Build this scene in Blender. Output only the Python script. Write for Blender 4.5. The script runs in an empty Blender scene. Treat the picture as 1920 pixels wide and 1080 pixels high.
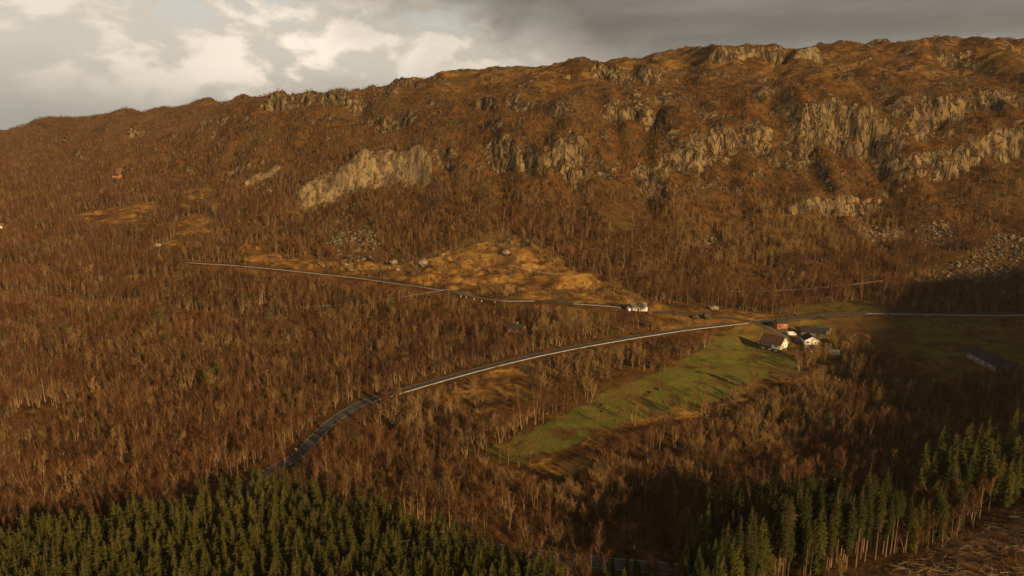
import bpy, math
import numpy as np
from mathutils import Vector

D = bpy.data
SC = bpy.context.scene
COL = SC.collection
R = math.radians

# ------------------------------------------------------------------ camera
FPX, PITCH, ZC = 1300.0, R(12.6), 125.0
cam = D.cameras.new('camera')
cam.sensor_width = 36.0
cam.lens = 36.0 * FPX / 1920.0
cam.clip_start, cam.clip_end = 1.0, 20000.0
camo = D.objects.new('camera', cam)
camo.location = (0, 0, ZC)
camo.rotation_euler = (R(90) - PITCH, 0, 0)
COL.objects.link(camo)
SC.camera = camo

# ------------------------------------------------------------------ light
SUN_EL = R(20.0)
SUN_AZ = R(141.0)                     # clockwise from +Y: behind the camera, to the right
sun_dir = Vector((math.sin(SUN_AZ) * math.cos(SUN_EL), math.cos(SUN_AZ) * math.cos(SUN_EL), math.sin(SUN_EL)))
sl = D.lights.new('sun', 'SUN')
sl.energy = 5.0
sl.angle = R(0.9)
sl.color = (1.0, 0.675, 0.31)
so = D.objects.new('sun', sl)
so.rotation_euler = (-sun_dir).to_track_quat('-Z', 'Y').to_euler()
COL.objects.link(so)
SC.view_settings.view_transform = 'Standard'
SC.view_settings.look = 'None'
SC.view_settings.gamma = 1.0
SC.view_settings.use_curve_mapping = False
SC.view_settings.exposure = 0.38
SC.cycles.max_bounces = 6
SC.cycles.diffuse_bounces = 2
SC.cycles.volume_bounces = 0
SC.cycles.use_denoising = True


class NT:
    """small helper to write node trees"""
    def __init__(s, tree):
        s.t = tree
        tree.nodes.clear()

    def n(s, kind, props=None, **ins):
        nd = s.t.nodes.new(kind)
        for k, v in (props or {}).items():
            setattr(nd, k, v)
        for k, v in ins.items():
            key = int(k[1:]) if k[0] == 'i' and k[1:].isdigit() else k.replace('_', ' ')
            s.set(nd.inputs[key], v)
        return nd

    def set(s, sock, v):
        if hasattr(v, 'is_output'):
            s.t.links.new(v, sock)
        elif hasattr(v, 'outputs'):
            s.t.links.new(v.outputs[0], sock)
        else:
            if isinstance(v, tuple) and len(v) == 3 and sock.type == 'RGBA':
                v = v + (1.0,)
            sock.default_value = v

    def math(s, op, a, b=0.0, c=0.0, clamp=False):
        return s.n('ShaderNodeMath', {'operation': op, 'use_clamp': clamp}, i0=a, i1=b, i2=c).outputs[0]

    def mix(s, f, a, b):
        nd = s.t.nodes.new('ShaderNodeMix')
        nd.data_type = 'RGBA'
        s.set(nd.inputs[0], f)
        s.set(nd.inputs[6], a)
        s.set(nd.inputs[7], b)
        return nd.outputs[2]

    def ss(s, v, lo, hi):
        nd = s.n('ShaderNodeMapRange', {'interpolation_type': 'SMOOTHSTEP'}, Value=v)
        nd.inputs['From Min'].default_value = lo
        nd.inputs['From Max'].default_value = hi
        return nd.outputs[0]

    def noise(s, vec, scale, detail=4.0, rough=0.55, dist=0.0):
        nd = s.n('ShaderNodeTexNoise', None, Scale=scale, Detail=detail, Roughness=rough, Distortion=dist)
        s.set(nd.inputs['Vector'], vec)
        return nd.outputs[0]

    def vmul(s, vec, k):
        return s.n('ShaderNodeVectorMath', {'operation': 'MULTIPLY'}, i0=vec, i1=k).outputs[0]

    def vadd(s, vec, k):
        return s.n('ShaderNodeVectorMath', {'operation': 'ADD'}, i0=vec, i1=k).outputs[0]


# ------------------------------------------------------------------ sky
W = D.worlds.new('World')
SC.world = W
W.use_nodes = True
w = NT(W.node_tree)
gen = w.n('ShaderNodeTexCoord').outputs['Generated']
sky = w.n('ShaderNodeTexSky', {'sky_type': 'NISHITA', 'sun_disc': False, 'sun_elevation': SUN_EL, 'sun_rotation': SUN_AZ})
sep = w.n('ShaderNodeSeparateXYZ', None, Vector=gen)
dx, dy, dz = sep.outputs
hor = w.math('SQRT', w.math('ADD', w.math('MULTIPLY', dx, dx), w.math('ADD', w.math('MULTIPLY', dy, dy), 1e-5)))
az = w.math('DIVIDE', dx, hor)                     # sine of the azimuth
el = w.math('DIVIDE', dz, hor)                     # slope above the horizon
v1 = w.vmul(gen, (1.0, 1.0, 1.7))
big = w.noise(v1, 3.1, 3.0, 0.5)
CO = (7.1, 0.9, 2.2)
bil = w.noise(w.vadd(v1, CO), 8.5, 12.0, 0.52, 0.2)
bilu = w.noise(w.vadd(w.vadd(v1, CO), (-0.015, 0.0, 0.035)), 8.5, 12.0, 0.52, 0.2)
fine = w.noise(v1, 26.0, 8.0, 0.6)
# cumulus bank: bright, billowing, towards the left of the view
relief = w.math('SUBTRACT', bil, bilu)
puff = w.math('ADD', w.math('ADD', bil, w.math('MULTIPLY', w.math('SUBTRACT', fine, 0.5), 0.12)), w.math('MULTIPLY', relief, 1.3))
lit = w.ss(puff, 0.40, 0.66)
bank = w.ss(w.math('ABSOLUTE', w.math('ADD', az, 0.16)), 0.34, 0.10)
height = w.ss(w.math('ADD', el, w.math('MULTIPLY', w.math('SUBTRACT', big, 0.5), 0.12)), 0.04, 0.105)
lit = w.math('MULTIPLY', w.math('MULTIPLY', lit, height), w.math('ADD', w.math('MULTIPLY', bank, 0.45), 0.55))
veil = w.mix(w.ss(w.math('ADD', el, w.math('MULTIPLY', w.math('SUBTRACT', bil, 0.5), 0.10)), 0.0, 0.10), (0.30, 0.285, 0.245), (0.50, 0.45, 0.375))
cum = w.mix(lit, veil, (0.80, 0.70, 0.575))
# layer of grey cloud above and to the right
dn = w.math('MULTIPLY', w.math('SUBTRACT', bil, 0.5), 0.55)
deckm = w.math('ADD', w.math('ADD', az, dn), w.math('MULTIPLY', w.math('SUBTRACT', el, 0.105), 2.6))
deck = w.ss(deckm, -0.22, 0.24)
vs = w.vmul(gen, (1.0, 1.0, 6.0))
deckn = w.noise(vs, 4.0, 6.0, 0.5)
deckc = w.mix(w.ss(deckn, 0.3, 0.72), (0.135, 0.124, 0.106), (0.205, 0.19, 0.163))
under = w.ss(w.math('ADD', el, w.math('MULTIPLY', w.math('SUBTRACT', deckn, 0.5), 0.12)), 0.115, 0.055)
deckc = w.mix(under, deckc, (0.33, 0.322, 0.288))
deckc = w.mix(w.ss(el, 0.16, 1.0), deckc, (0.095, 0.09, 0.08))
clouds = w.mix(deck, cum, deckc)
# gaps of blue between the cumulus and the layer
gap = w.math('MULTIPLY', w.ss(bil, 0.47, 0.37), w.ss(el, 0.11, 0.175))
gap = w.math('MULTIPLY', gap, w.ss(deck, 0.75, 0.2))
gap = w.math('MULTIPLY', gap, 0.22)
bgs = w.n('ShaderNodeBackground', None, Color=sky, Strength=0.10)
bgc = w.n('ShaderNodeBackground', None, Color=clouds, Strength=1.0)
mxs = w.n('ShaderNodeMixShader', None, i0=w.math('SUBTRACT', 1.0, gap), i1=bgs, i2=bgc)
w.n('ShaderNodeOutputWorld', None, Surface=mxs)

# ------------------------------------------------------------------ numpy noise
def _hash(ix, iy, seed):
    h = (ix.astype(np.int64) * 374761393 + iy.astype(np.int64) * 668265263 + seed * 1274126177) & 0xFFFFFFFF
    h = ((h ^ (h >> 13)) * 1274126177) & 0xFFFFFFFF
    h = h ^ (h >> 16)
    return (h & 0xFFFF) / 65535.0 * 2 * np.pi


def perlin(x, y, seed=0):
    x = np.asarray(x, float); y = np.asarray(y, float)
    x, y = np.broadcast_arrays(x, y)
    ix = np.floor(x); iy = np.floor(y)
    fx = x - ix; fy = y - iy
    ux = fx * fx * fx * (fx * (fx * 6 - 15) + 10)
    uy = fy * fy * fy * (fy * (fy * 6 - 15) + 10)
    def g(a, b):
        t = _hash(ix + a, iy + b, seed)
        return np.cos(t) * (fx - a) + np.sin(t) * (fy - b)
    return ((g(0, 0) * (1 - ux) + g(1, 0) * ux) * (1 - uy) + (g(0, 1) * (1 - ux) + g(1, 1) * ux) * uy) * 1.5


def fbm(x, y, octv=4, seed=0, gain=0.5):
    s = 0; a = 1.0
    for o in range(octv):
        s = s + a * perlin(x * 2 ** o, y * 2 ** o, seed + 17 * o)
        a *= gain
    return s


def sstep(a, b, x):
    t = np.clip((x - a) / (b - a), 0, 1)
    return t * t * (3 - 2 * t)


# ------------------------------------------------------------------ the lie of the land
CP, SP = math.cos(PITCH), math.sin(PITCH)


def ray(u, v):
    a = (np.asarray(u, float) - 960) / FPX
    b = -(np.asarray(v, float) - 540) / FPX
    return a, CP + b * SP, -SP + b * CP


def to_px(x, y, z):
    d = y * CP + (ZC - z) * SP
    up = -(ZC - z) * CP + y * SP
    d = np.maximum(d, 1e-3)
    return 960 + FPX * x / d, 540 - FPX * up / d, d


# image sight lines: pixel column -> (pixel row, estimated ground distance) read off the photograph
IMAGE_POINTS = {
 -250: [(1080,160),(950,205),(800,280),(700,345),(600,440),(500,590),(420,760),(350,930),(300,1150),(262,1600)],
 0: [(1080,165),(950,213),(800,280),(700,340),(600,430),(500,560),(420,690),(350,830),(300,1050),(252,1550)],
 120: [(290,1010),(268,1180),(222,1500)],
 240: [(1080,165),(950,215),(860,252),(780,295),(700,345),(600,430),(520,520),(450,620),(380,740),(320,870),(278,980),(206,1480)],
 300: [(258,985)],
 360: [(300,860),(240,955),(192,1430)],
 480: [(1080,168),(950,212),(870,248),(780,300),(700,350),(600,430),(500,540),(440,610),(380,690),(320,770),(250,850),(192,935),(178,1360)],
 430: [(212,945)],
 545: [(183,945)],
 575: [(171,1330)],
 640: [(174,990)],
 720: [(1080,170),(980,203),(870,250),(745,315),(650,385),(560,470),(520,520),(480,560),(420,605),(340,665),(290,705),(230,800),(157,980)],
 840: [(135,960)],
 960: [(1080,172),(980,205),(870,250),(780,290),(690,345),(610,405),(562,450),(520,495),(470,535),(400,580),(330,630),(260,680),(200,745),(150,850),(127,950)],
 1080: [(110,940)],
 1200: [(1080,172),(960,212),(870,245),(780,290),(712,325),(640,375),(577,430),(545,470),(500,510),(430,560),(350,615),(260,665),(200,715),(150,800),(106,930)],
 1320: [(86,915)],
 1440: [(1080,163),(950,211),(860,250),(760,305),(655,380),(600,425),(560,478),(500,525),(440,565),(380,600),(300,640),(225,668),(170,720),(120,800),(86,900)],
 1490: [(93,890)],
 1560: [(83,895)],
 1680: [(1080,160),(980,191),(860,239),(760,295),(680,355),(590,435),(545,480),(500,515),(440,555),(380,590),(300,630),(220,665),(170,720),(115,800),(77,890)],
 1800: [(73,885)],
 1920: [(1080,154),(950,189),(860,226),(760,280),(690,330),(590,425),(540,470),(490,505),(440,540),(380,575),(300,620),(220,660),(160,720),(110,800),(74,880)],
 2170: [(1080,150),(950,184),(860,220),(760,272),(690,315),(590,410),(540,455),(490,490),(440,525),(380,560),(300,610),(220,650),(160,710),(110,790),(76,870)],
}
ctl = []
for u, rows in IMAGE_POINTS.items():
    for v, Y in rows:
        a, b, c = ray(u, v)
        t = Y / b
        ctl.append((float(a * t), Y, float(ZC + c * t)))
    v, Y = rows[-1]                                 # the plateau behind the crest dips away
    a, b, c = ray(u, v)
    t = Y / b
    x0, z0 = float(a * t), float(ZC + c * t)
    ctl.append((x0 * 1.12, Y * 1.12, z0 - 16))
    ctl.append((x0 * 1.6, Y * 1.6, z0 - 60))
for u, v, Y in ((300,258,985),(360,240,955),(430,212,945),(490,190,938),(545,183,945),(600,178,970)):   # hollow behind the near shoulder
    a, b, c = ray(u, v)
    t = Y / b
    ctl.append((float(a * t) * 1.12, Y * 1.12, float(ZC + c * t) - 4))
    ctl.append((float(a * t) * 1.2, Y * 1.2, float(ZC + c * t) - 2))
for x in (-700, -400, -150, 0, 150, 300, 500, 800):  # the valley side below and behind the viewpoint
    ctl.append((x, 60, 16 - 0.01 * max(x, 0)))
    ctl.append((x, -120, 26 + 0.03 * max(x, 0)))
    ctl.append((x, -500, 60))
ctl += [(900, 250, 30), (1000, 500, 70), (1000, 800, 180), (-1100, 300, 5), (-1300, 700, 25)]
ctl = np.array(ctl)


def tps_fit(p, val, lam=0.5):
    s = 300.0
    q = p / s
    r2 = ((q[:, None] - q[None]) ** 2).sum(-1)
    K = 0.5 * r2 * np.log(r2 + 1e-12) + lam * 1e-3 * np.eye(len(q))
    Pm = np.hstack([np.ones((len(q), 1)), q])
    A = np.block([[K, Pm], [Pm.T, np.zeros((3, 3))]])
    sol = np.linalg.solve(A, np.concatenate([val, np.zeros(3)]))
    return q, sol


_q, _sol = tps_fit(ctl[:, :2], ctl[:, 2])


def tps(x, y):
    p = np.stack([x.ravel(), y.ravel()], 1) / 300.0
    out = np.empty(len(p))
    n = len(_q)
    for i in range(0, len(p), 20000):
        c = p[i:i + 20000]
        r2 = ((c[:, None] - _q[None]) ** 2).sum(-1)
        out[i:i + 20000] = (0.5 * r2 * np.log(r2 + 1e-12)) @ _sol[:n] + _sol[n] + c @ _sol[n + 1:]
    return out.reshape(x.shape)


CX0, CY0, CS = -1560.0, -760.0, 15.0
cgx = CX0 + CS * np.arange(196)
cgy = CY0 + CS * np.arange(182)
coarse = tps(*np.meshgrid(cgx, cgy))


def base(x, y):
    """bicubic look-up of the smooth land"""
    gx = np.clip((np.asarray(x, float) - CX0) / CS, 1, len(cgx) - 3.001)
    gy = np.clip((np.asarray(y, float) - CY0) / CS, 1, len(cgy) - 3.001)
    ix = gx.astype(int); iy = gy.astype(int)
    fx = gx - ix; fy = gy - iy
    def wgt(t):
        return (-.5 * t + t * t - .5 * t ** 3, 1 - 2.5 * t * t + 1.5 * t ** 3, .5 * t + 2 * t * t - 1.5 * t ** 3, -.5 * t * t + .5 * t ** 3)
    wx, wy = wgt(fx), wgt(fy)
    s = 0
    for j in range(4):
        r = 0
        for i in range(4):
            r = r + wx[i] * coarse[iy + j - 1, ix + i - 1]
        s = s + wy[j] * r
    return s


def march(u, v, hfun, t0=90.0, t1=2600.0):
    u = np.atleast_1d(np.asarray(u, float)); v = np.atleast_1d(np.asarray(v, float))
    a, b, c = ray(u, v)
    t = np.full(u.shape, t0); hit = np.full(u.shape, np.nan)
    prev = np.full(u.shape, 1e3)
    while t[0] < t1:
        z = ZC + c * t
        d = z - hfun(a * t, b * t)
        new = np.isnan(hit) & (d < 0)
        st = 1.5
        hit[new] = (t - st * (-d) / np.maximum(prev - d, 1e-6))[new]
        prev = d
        t = t + st
    hit = np.where(np.isnan(hit), 1500.0, hit)
    return a * hit, b * hit


def sight0(pts):
    p = np.array(pts, float)
    x, y = march(p[:, 0], p[:, 1], base)
    return np.stack([x, y], 1)


# ------------------------------------------------------------------ cliffs
# each: crest line as image pixels, height in the picture, run-out factor
CLIFFS = [
 ([(905,283),(950,295),(1010,312),(1060,322),(1115,300)], 54, 0.30, 1.0),
 ([(1205,335),(1250,318),(1300,305),(1340,285),(1380,270),(1440,262)], 44, 0.34, 1.0),
 ([(1490,262),(1530,245),(1580,245),(1664,250)], 62, 0.28, 1.0),
 ([(1680,262),(1730,240),(1780,222),(1850,212),(1960,208)], 34, 0.36, 1.0),
 ([(1670,325),(1720,320),(1790,302),(1850,288),(1960,268)], 34, 0.42, 1.0),
 ([(1470,398),(1530,385),(1600,376),(1672,362)], 22, 0.40, 1.0),
 ([(872,198),(930,196),(990,196),(1045,192)], 30, 0.30, 1.0),
 ([(684,224),(740,222),(800,210)], 26, 0.32, 1.0),
 ([(494,202),(560,192),(625,186),(685,180)], 30, 0.34, 1.0),
 ([(690,166),(760,160),(830,150)], 16, 0.5, 1.0),
 ([(1098,145),(1160,146),(1240,150)], 28, 0.34, 1.0),
 ([(1128,222),(1180,210),(1236,214)], 58, 0.42, 1.0),
 ([(1318,116),(1380,104),(1480,100)], 26, 0.34, 1.0),
 ([(1490,108),(1545,110)], 24, 0.8, -1.0),
 ([(1760,108),(1835,104)], 24, 0.4, 1.0),
 ([(550,380),(600,362),(660,338),(720,316),(775,313),(815,334)], 44, 0.95, -1.0),
 ([(812,300),(855,306)], 40, 0.5, 0.8),
 ([(455,345),(530,320)], 24, 0.9, -0.9),
 ([(800,190),(850,186)], 24, 0.5, 0.8),
 ([(1330,90),(1470,88)], 10, 0.5, 0.6),
 ([(230,228),(300,222)], 20, 0.6, 0.7), ([(60,240),(130,236)], 22, 0.6, 0.7), ([(110,292),(190,300)], 22, 0.6, 0.6), ([(285,270),(330,265)], 20, 0.5, 0.8),
 ([(600,420),(665,408)], 22, 0.6, 0.6),
 ([(1600,120),(1660,112)], 14, 0.6, 0.6), ([(1420,150),(1480,146)], 20, 0.5, 0.8), ([(1560,128),(1620,124)], 12, 0.6, 0.8),
 ([(1280,215),(1380,218)], 18, 0.6, 0.7), ([(1130,115),(1180,112)], 12, 0.6, 0.7),
 ([(1000,235),(1080,240)], 22, 0.5, 0.8),
]
cliff_data = []
for i, (pts, hpx, wf, k) in enumerate(CLIFFS):
    q = sight0(pts)
    q = q[np.argsort(q[:, 0])]
    A = hpx / FPX * np.hypot(q[:, 0], q[:, 1]).mean() * 1.02 * abs(k)
    cliff_data.append((q, A, wf, i, k < 0))

GULLY = sight0([(1236,196),(1222,235),(1212,275),(1214,330),(1222,385)])


def poly_dist(x, y, line, pad):
    """distance to a polyline for points within pad of it (inf elsewhere), the parameter along it"""
    d = np.full(x.shape, np.inf); s = np.zeros(x.shape)
    acc = 0.0
    for (ax, ay), (bx, by) in zip(line[:-1], line[1:]):
        L = math.hypot(bx - ax, by - ay)
        m = (x > min(ax, bx) - pad) & (x < max(ax, bx) + pad) & (y > min(ay, by) - pad) & (y < max(ay, by) + pad)
        if m.any():
            xx, yy = x[m], y[m]
            t = np.clip(((xx - ax) * (bx - ax) + (yy - ay) * (by - ay)) / max(L * L, 1e-9), 0, 1)
            dd = np.hypot(xx - ax - t * (bx - ax), yy - ay - t * (by - ay))
            dm = d[m]; sm = s[m]
            better = dd < dm
            dm[better] = dd[better]; sm[better] = (acc + t * L)[better]
            d[m] = dm; s[m] = sm
        acc += L
    return d, s


def resample(line, step):
    line = np.asarray(line, float)
    # Catmull-Rom through the points, then even spacing
    P = np.vstack([2 * line[0] - line[1], line, 2 * line[-1] - line[-2]])
    out = []
    for i in range(1, len(P) - 2):
        t = np.linspace(0, 1, 24, endpoint=False)[:, None]
        p0, p1, p2, p3 = P[i - 1:i + 3]
        out.append(.5 * (2 * p1 + (p2 - p0) * t + (2 * p0 - 5 * p1 + 4 * p2 - p3) * t ** 2 + (3 * p1 - p0 - 3 * p2 + p3) * t ** 3))
    c = np.vstack(out + [line[-1:]])
    s = np.concatenate([[0], np.cumsum(np.hypot(*np.diff(c, axis=0).T))])
    n = max(2, int(s[-1] / step))
    ss_ = np.linspace(0, s[-1], n + 1)
    return np.stack([np.interp(ss_, s, c[:, k]) for k in range(c.shape[1])], 1)


# ------------------------------------------------------------------ roads (centre lines)
MAIN_ROAD = np.vstack([[(60, 168), (20, 180), (-20, 191), (-60, 206), (-88, 222), (-93, 236)],
                       sight0([(560,856),(600,814),(640,781),(680,758),(716,746),(760,733),(830,713),(900,694),(980,674),(1060,656),(1140,641),(1220,628),
                               (1300,617),(1380,608.5),(1430,603.5),(1480,599),(1550,593),(1620,588.5),(1720,590),(1830,592),(1930,591.5),(2100,588)])])
UPPER_ROAD = sight0([(300,489),(380,495.5),(440,498.5),(520,506),(600,515),(680,524),(760,535),(830,545),(880,556),(915,563),(950,566.5),(1010,564.5),(1080,571),
                     (1150,575),(1180,578.5),(1225,585),(1290,589),(1350,596),(1405,605)])
LANE = sight0([(1426,605),(1438,611),(1452,620),(1464,630),(1480,640)])
roads = []
for line, wd in ((MAIN_ROAD, 5.8), (UPPER_ROAD, 4.2), (LANE, 3.6)):
    c = resample(line, 3.0)
    zz = base(c[:, 0], c[:, 1])
    k = np.ones(21) / 21
    zp = np.concatenate([np.full(10, zz[0]), zz, np.full(10, zz[-1])])
    roads.append((c, np.convolve(zp, k, 'valid') + 0.4, wd))

# ------------------------------------------------------------------ height of the ground
SHADOW_RIDGE_P = [-150, 0, 100, 182, 212, 230, 241, 256, 290, 312, 366, 438, 500, 557, 700, 900, 1200]
SHADOW_RIDGE_H = [0, 20, 60, 98, 112, 140, 160, 172, 175, 181, 190, 196, 212, 205, 205, 205, 130]  # crest profile of the unseen ridge, set for the shadow it casts
FLAT = []                                            # farm yards etc.: (x, y, radius, z)


def pad(u, v, r, dz=0.0):
    p = sight0([(u, v)])[0]
    FLAT.append((p[0], p[1], r, float(base(p[0], p[1])) + dz))
    return p


PADS = {k: pad(*a) for k, a in {
    'farmhouse': (1450, 654, 11), 'garage': (1518, 646, 8), 'red_shed': (1464, 613, 6), 'cottage': (1196, 581, 9),
    'cabin': (969, 620, 10), 'far_cabin': (220, 332, 8), 'barn': (1858, 682, 14), 'outbuilding': (1526, 630, 9)}.items()}
DITCHES = [resample(sight0(p), 2.0) for p in ([(905,818),(940,808),(975,796),(995,781),(1008,765)], [(1228,668),(1255,655),(1285,645),(1300,637)])]


# crest trim fitted to the image skyline: bearing (x/y), height correction per metre of distance, distance of the crest
TRIM = [(-5.0, 0.02664, 1296), (-0.7179, 0.02664, 1296), (-0.6938, 0.02778, 1318), (-0.6721, 0.02412, 1348), (-0.6463, 0.02327, 1368), (-0.6096, 0.03073, 1388), (-0.5636, 0.02973, 1400), (-0.5329, 0.02366, 1400), (-0.4879, 0.02634, 1392), (-0.4425, 0.01307, 1388), (-0.4188, 0.00426, 1392), (-0.3753, 0.00318, 1372), (-0.3243, 0.0175, 1100), (-0.282, 0.0145, 1100), (-0.2506, 0.0165, 1100), (-0.2082, 0.0142, 980), (-0.1931, 0.00414, 944), (-0.1502, 0.01079, 913), (-0.0957, 0.00851, 913), (-0.041, 0.00797, 932), (-0.0134, 0.00637, 932), (0.0094, 0.00617, 917), (0.0329, 0.00498, 916), (0.0611, 0.00784, 917), (0.08, 0.00613, 906), (0.0992, -4e-05, 936), (0.1418, 0.0029, 936), (0.1583, 0.00379, 936), (0.1984, 0.00509, 937), (0.2376, 0.00177, 932), (0.2726, 0.00014, 870), (0.3243, 0.008, 870), (0.3623, 0.0108, 848), (0.3847, 0.00608, 848), (0.4293, 0.00335, 879), (0.4638, 0.00509, 891), (0.5016, 0.00495, 891), (0.5422, 0.00289, 848), (0.5638, -0.00238, 848), (0.6119, 0.00834, 886), (0.6677, -0.0038, 886), (0.7017, -0.00307, 880), (5.0, -0.00307, 880)]


def terrain(x, y):
    h = base(x, y)
    hill = sstep(25, 90, h)
    h = h + fbm(x / 140, y / 140, 3, 5) * (0.8 + 6.0 * hill) + fbm(x / 28, y / 28, 3, 9) * (0.5 + 2.7 * hill)
    h = h + perlin(x / 6, y / 6, 21) * (0.15 + 0.35 * hill)
    h = h + hill * 12.0 * (0.42 - np.abs(perlin(x / 75, y / 230, 15))) + hill * 7.0 * perlin(x / 52, y / 62, 16)
    stp = np.exp(-((y - 500 + .12 * x) / 55) ** 2) * sstep(-230, -170, x) * (1 - sstep(90, 130, x))
    h = h + stp * (3.6 * fbm(x / 24, y / 17, 3, 18))
    # knobs and ledges of bare rock high on the hill
    kn = np.clip(fbm(x / 34, y / 22, 3, 77) - 0.18, 0, None)
    h = h + 5.0 * kn * hill
    rockf = np.zeros(x.shape); slabf = np.zeros(x.shape)
    wob = fbm(x / 30, y / 45, 3, 31)
    rib = perlin(x / 9, y / 34, 41)
    rib2 = np.abs(perlin(x / 5.2, y / 26, 47))
    for q, A, wf, i, slab in cliff_data:
        x0, x1 = q[0, 0], q[-1, 0]
        m = (x > x0 - 30) & (x < x1 + 30) & (y > q[:, 1].min() - 3.5 * A - 30) & (y < q[:, 1].max() + 3.5 * A + 30)
        if not m.any():
            continue
        xx, yy = x[m], y[m]
        yl = np.interp(xx, q[:, 0], q[:, 1])
        ed = min(18.0, (x1 - x0) * 0.25)
        fx = sstep(x0 - ed * .6, x0 + ed, xx) * (1 - sstep(x1 - ed, x1 + ed * .6, xx))
        fx = fx * (1.0 if slab else 1.0) * np.clip((1.0 if slab else 0.80) + (0.15 if slab else 0.75) * perlin(xx / 21, yy * 0 + i * 3.7, 60 + i), 0.05, 1.2)
        amp = np.clip(A / 22, 0.35, 1.2)
        tilt = xx + 0.35 * (yy - yl)
        cw = 8.5 * amp + 2.0
        cx_ = (tilt + 3.5 * perlin(tilt / 14, yy / 60, 70 + i)) / cw
        ci_ = np.floor(cx_)
        h1 = _hash(ci_, ci_ * 0, 300 + i) / (2 * np.pi)
        h2 = _hash(ci_, ci_ * 0, 400 + i) / (2 * np.pi)
        cf = np.abs(cx_ - ci_ - .5) * 2                      # cracks between the blocks
        d = yy - yl + amp * (7.5 * wob[m] + 3.2 * rib[m] + 2.0 * rib2[m] - .6)
        wd = wf * A
        t = d / wd
        st = 0
        for k_, (o_, w0) in enumerate(((-.46, .36), (0.0, .34), (.48, .30))):
            hk = _hash(ci_, ci_ * 0 + k_, 500 + i) / (2 * np.pi)
            oo = o_ * wd * (1.2 + .5 * h2) + (hk - .5) * 7.5 * amp + 2.6 * amp * sstep(.80, 1.0, cf)
            st = st + w0 * sstep(-.5, .5, (d - oo) / (wd * .34))
        if slab:                                            # one smooth ice-worn face
            d = yy - yl + 3.5 * wob[m] + 1.4 * rib[m]
            t = d / wd
            st = sstep(-.5, .5, t) + .02 * np.sin(xx * .5)
        h[m] += A * fx * (st - 0.5) * np.exp(-np.abs(d) / (2.1 * A))
        rockf[m] = np.maximum(rockf[m], fx * np.exp(-(np.abs(t) / 0.85) ** 4))
        if slab:
            slabf[m] = np.maximum(slabf[m], fx * np.exp(-(np.abs(t) / 0.8) ** 4))
    gd, _ = poly_dist(x, y, GULLY, 40)
    gd = np.where(np.isinf(gd), 99, gd)
    h = h - 8 * np.exp(-(gd / 8.0) ** 2)
    tr_ = np.array(TRIM, float)
    bear = x / np.maximum(y, 50.0)
    h = h - np.interp(bear, tr_[:, 0], tr_[:, 1]) * np.maximum(y, 0) * sstep(.74, .97, y / np.interp(bear, tr_[:, 0], tr_[:, 2]))
    # unseen ridge added right of the viewpoint, shaped to throw the big shadow
    p = 0.75 * x + 0.66 * y
    s = -0.66 * x + 0.75 * y
    H = np.interp(p, SHADOW_RIDGE_P, SHADOW_RIDGE_H) + fbm(p / 60, s / 60, 3, 88) * 3
    g = np.exp(-((s + 350) / 95) ** 2)
    h = h * (1 - g) + np.maximum(h, H) * g
    for fx_, fy_, r, z in FLAT:
        d = np.hypot(x - fx_, y - fy_)
        k = 1 - sstep(r, r * 2.0, d)
        h = h * (1 - k) + z * k
    for c, cz, wd in roads:
        d, sp = poly_dist(x, y, c, 14)
        m = ~np.isinf(d)
        cs = np.linspace(0, np.hypot(*np.diff(c, axis=0).T).sum(), len(c))
        rz = np.interp(sp[m], cs, cz) - 0.12
        k = 1 - sstep(wd / 2 + 1.2, wd / 2 + 7.0, d[m])
        h[m] = h[m] * (1 - k) + rz * k
    for c in DITCHES:
        d, _ = poly_dist(x, y, c, 8)
        d = np.where(np.isinf(d), 99, d)
        h = h - 1.5 * np.exp(-(d / 1.5) ** 2)
    return h, rockf, slabf


def axis(*seg):
    out = []
    for a, b, st in seg:
        out.append(np.arange(a, b, st))
    return np.concatenate(out + [[seg[-1][1]]])


gx = axis((-1500, -760, 9), (-760, 740, 1.8), (740, 1300, 9))
gy = axis((-700, 100, 11), (100, 480, 2.0), (480, 960, 1.35), (960, 1320, 2.6), (1320, 1560, 4.0), (1560, 1900, 12))
GXX, GYY = np.meshgrid(gx, gy)
GZ, GROCK, GSLAB = terrain(GXX, GYY)


def ground(x, y):
    x = np.asarray(x, float); y = np.asarray(y, float)
    fx = np.clip(np.interp(x, gx, np.arange(len(gx))), 0, len(gx) - 1.001)
    fy = np.clip(np.interp(y, gy, np.arange(len(gy))), 0, len(gy) - 1.001)
    ix = fx.astype(int); iy = fy.astype(int)
    tx = fx - ix; ty = fy - iy
    return ((GZ[iy, ix] * (1 - tx) + GZ[iy, ix + 1] * tx) * (1 - ty) + (GZ[iy + 1, ix] * (1 - tx) + GZ[iy + 1, ix + 1] * tx) * ty)


def sample(grid, x, y):
    ix = np.clip(np.round(np.interp(x, gx, np.arange(len(gx)))).astype(int), 0, len(gx) - 1)
    iy = np.clip(np.round(np.interp(y, gy, np.arange(len(gy)))).astype(int), 0, len(gy) - 1)
    return grid[iy, ix]


def sight(pts):
    p = np.array(pts, float).reshape(-1, 2)
    x, y = march(p[:, 0], p[:, 1], ground)
    return np.stack([x, y], 1)


def inside(x, y, poly):
    c = np.zeros(x.shape, bool)
    px, py = poly[:, 0], poly[:, 1]
    m = (x > px.min()) & (x < px.max()) & (y > py.min()) & (y < py.max())
    if not m.any():
        return c
    xx, yy = x[m], y[m]
    r = np.zeros(xx.shape, bool)
    j = len(poly) - 1
    for i in range(len(poly)):
        cond = (py[i] > yy) != (py[j] > yy)
        xi = (px[j] - px[i]) * (yy - py[i]) / ((py[j] - py[i]) or 1e-9) + px[i]
        r ^= cond & (xx < xi)
        j = i
    c[m] = r
    return c


# ------------------------------------------------------------------ land cover (outlines in image pixels, cast onto the ground)
def area(*pts):
    return sight0(pts)


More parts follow.
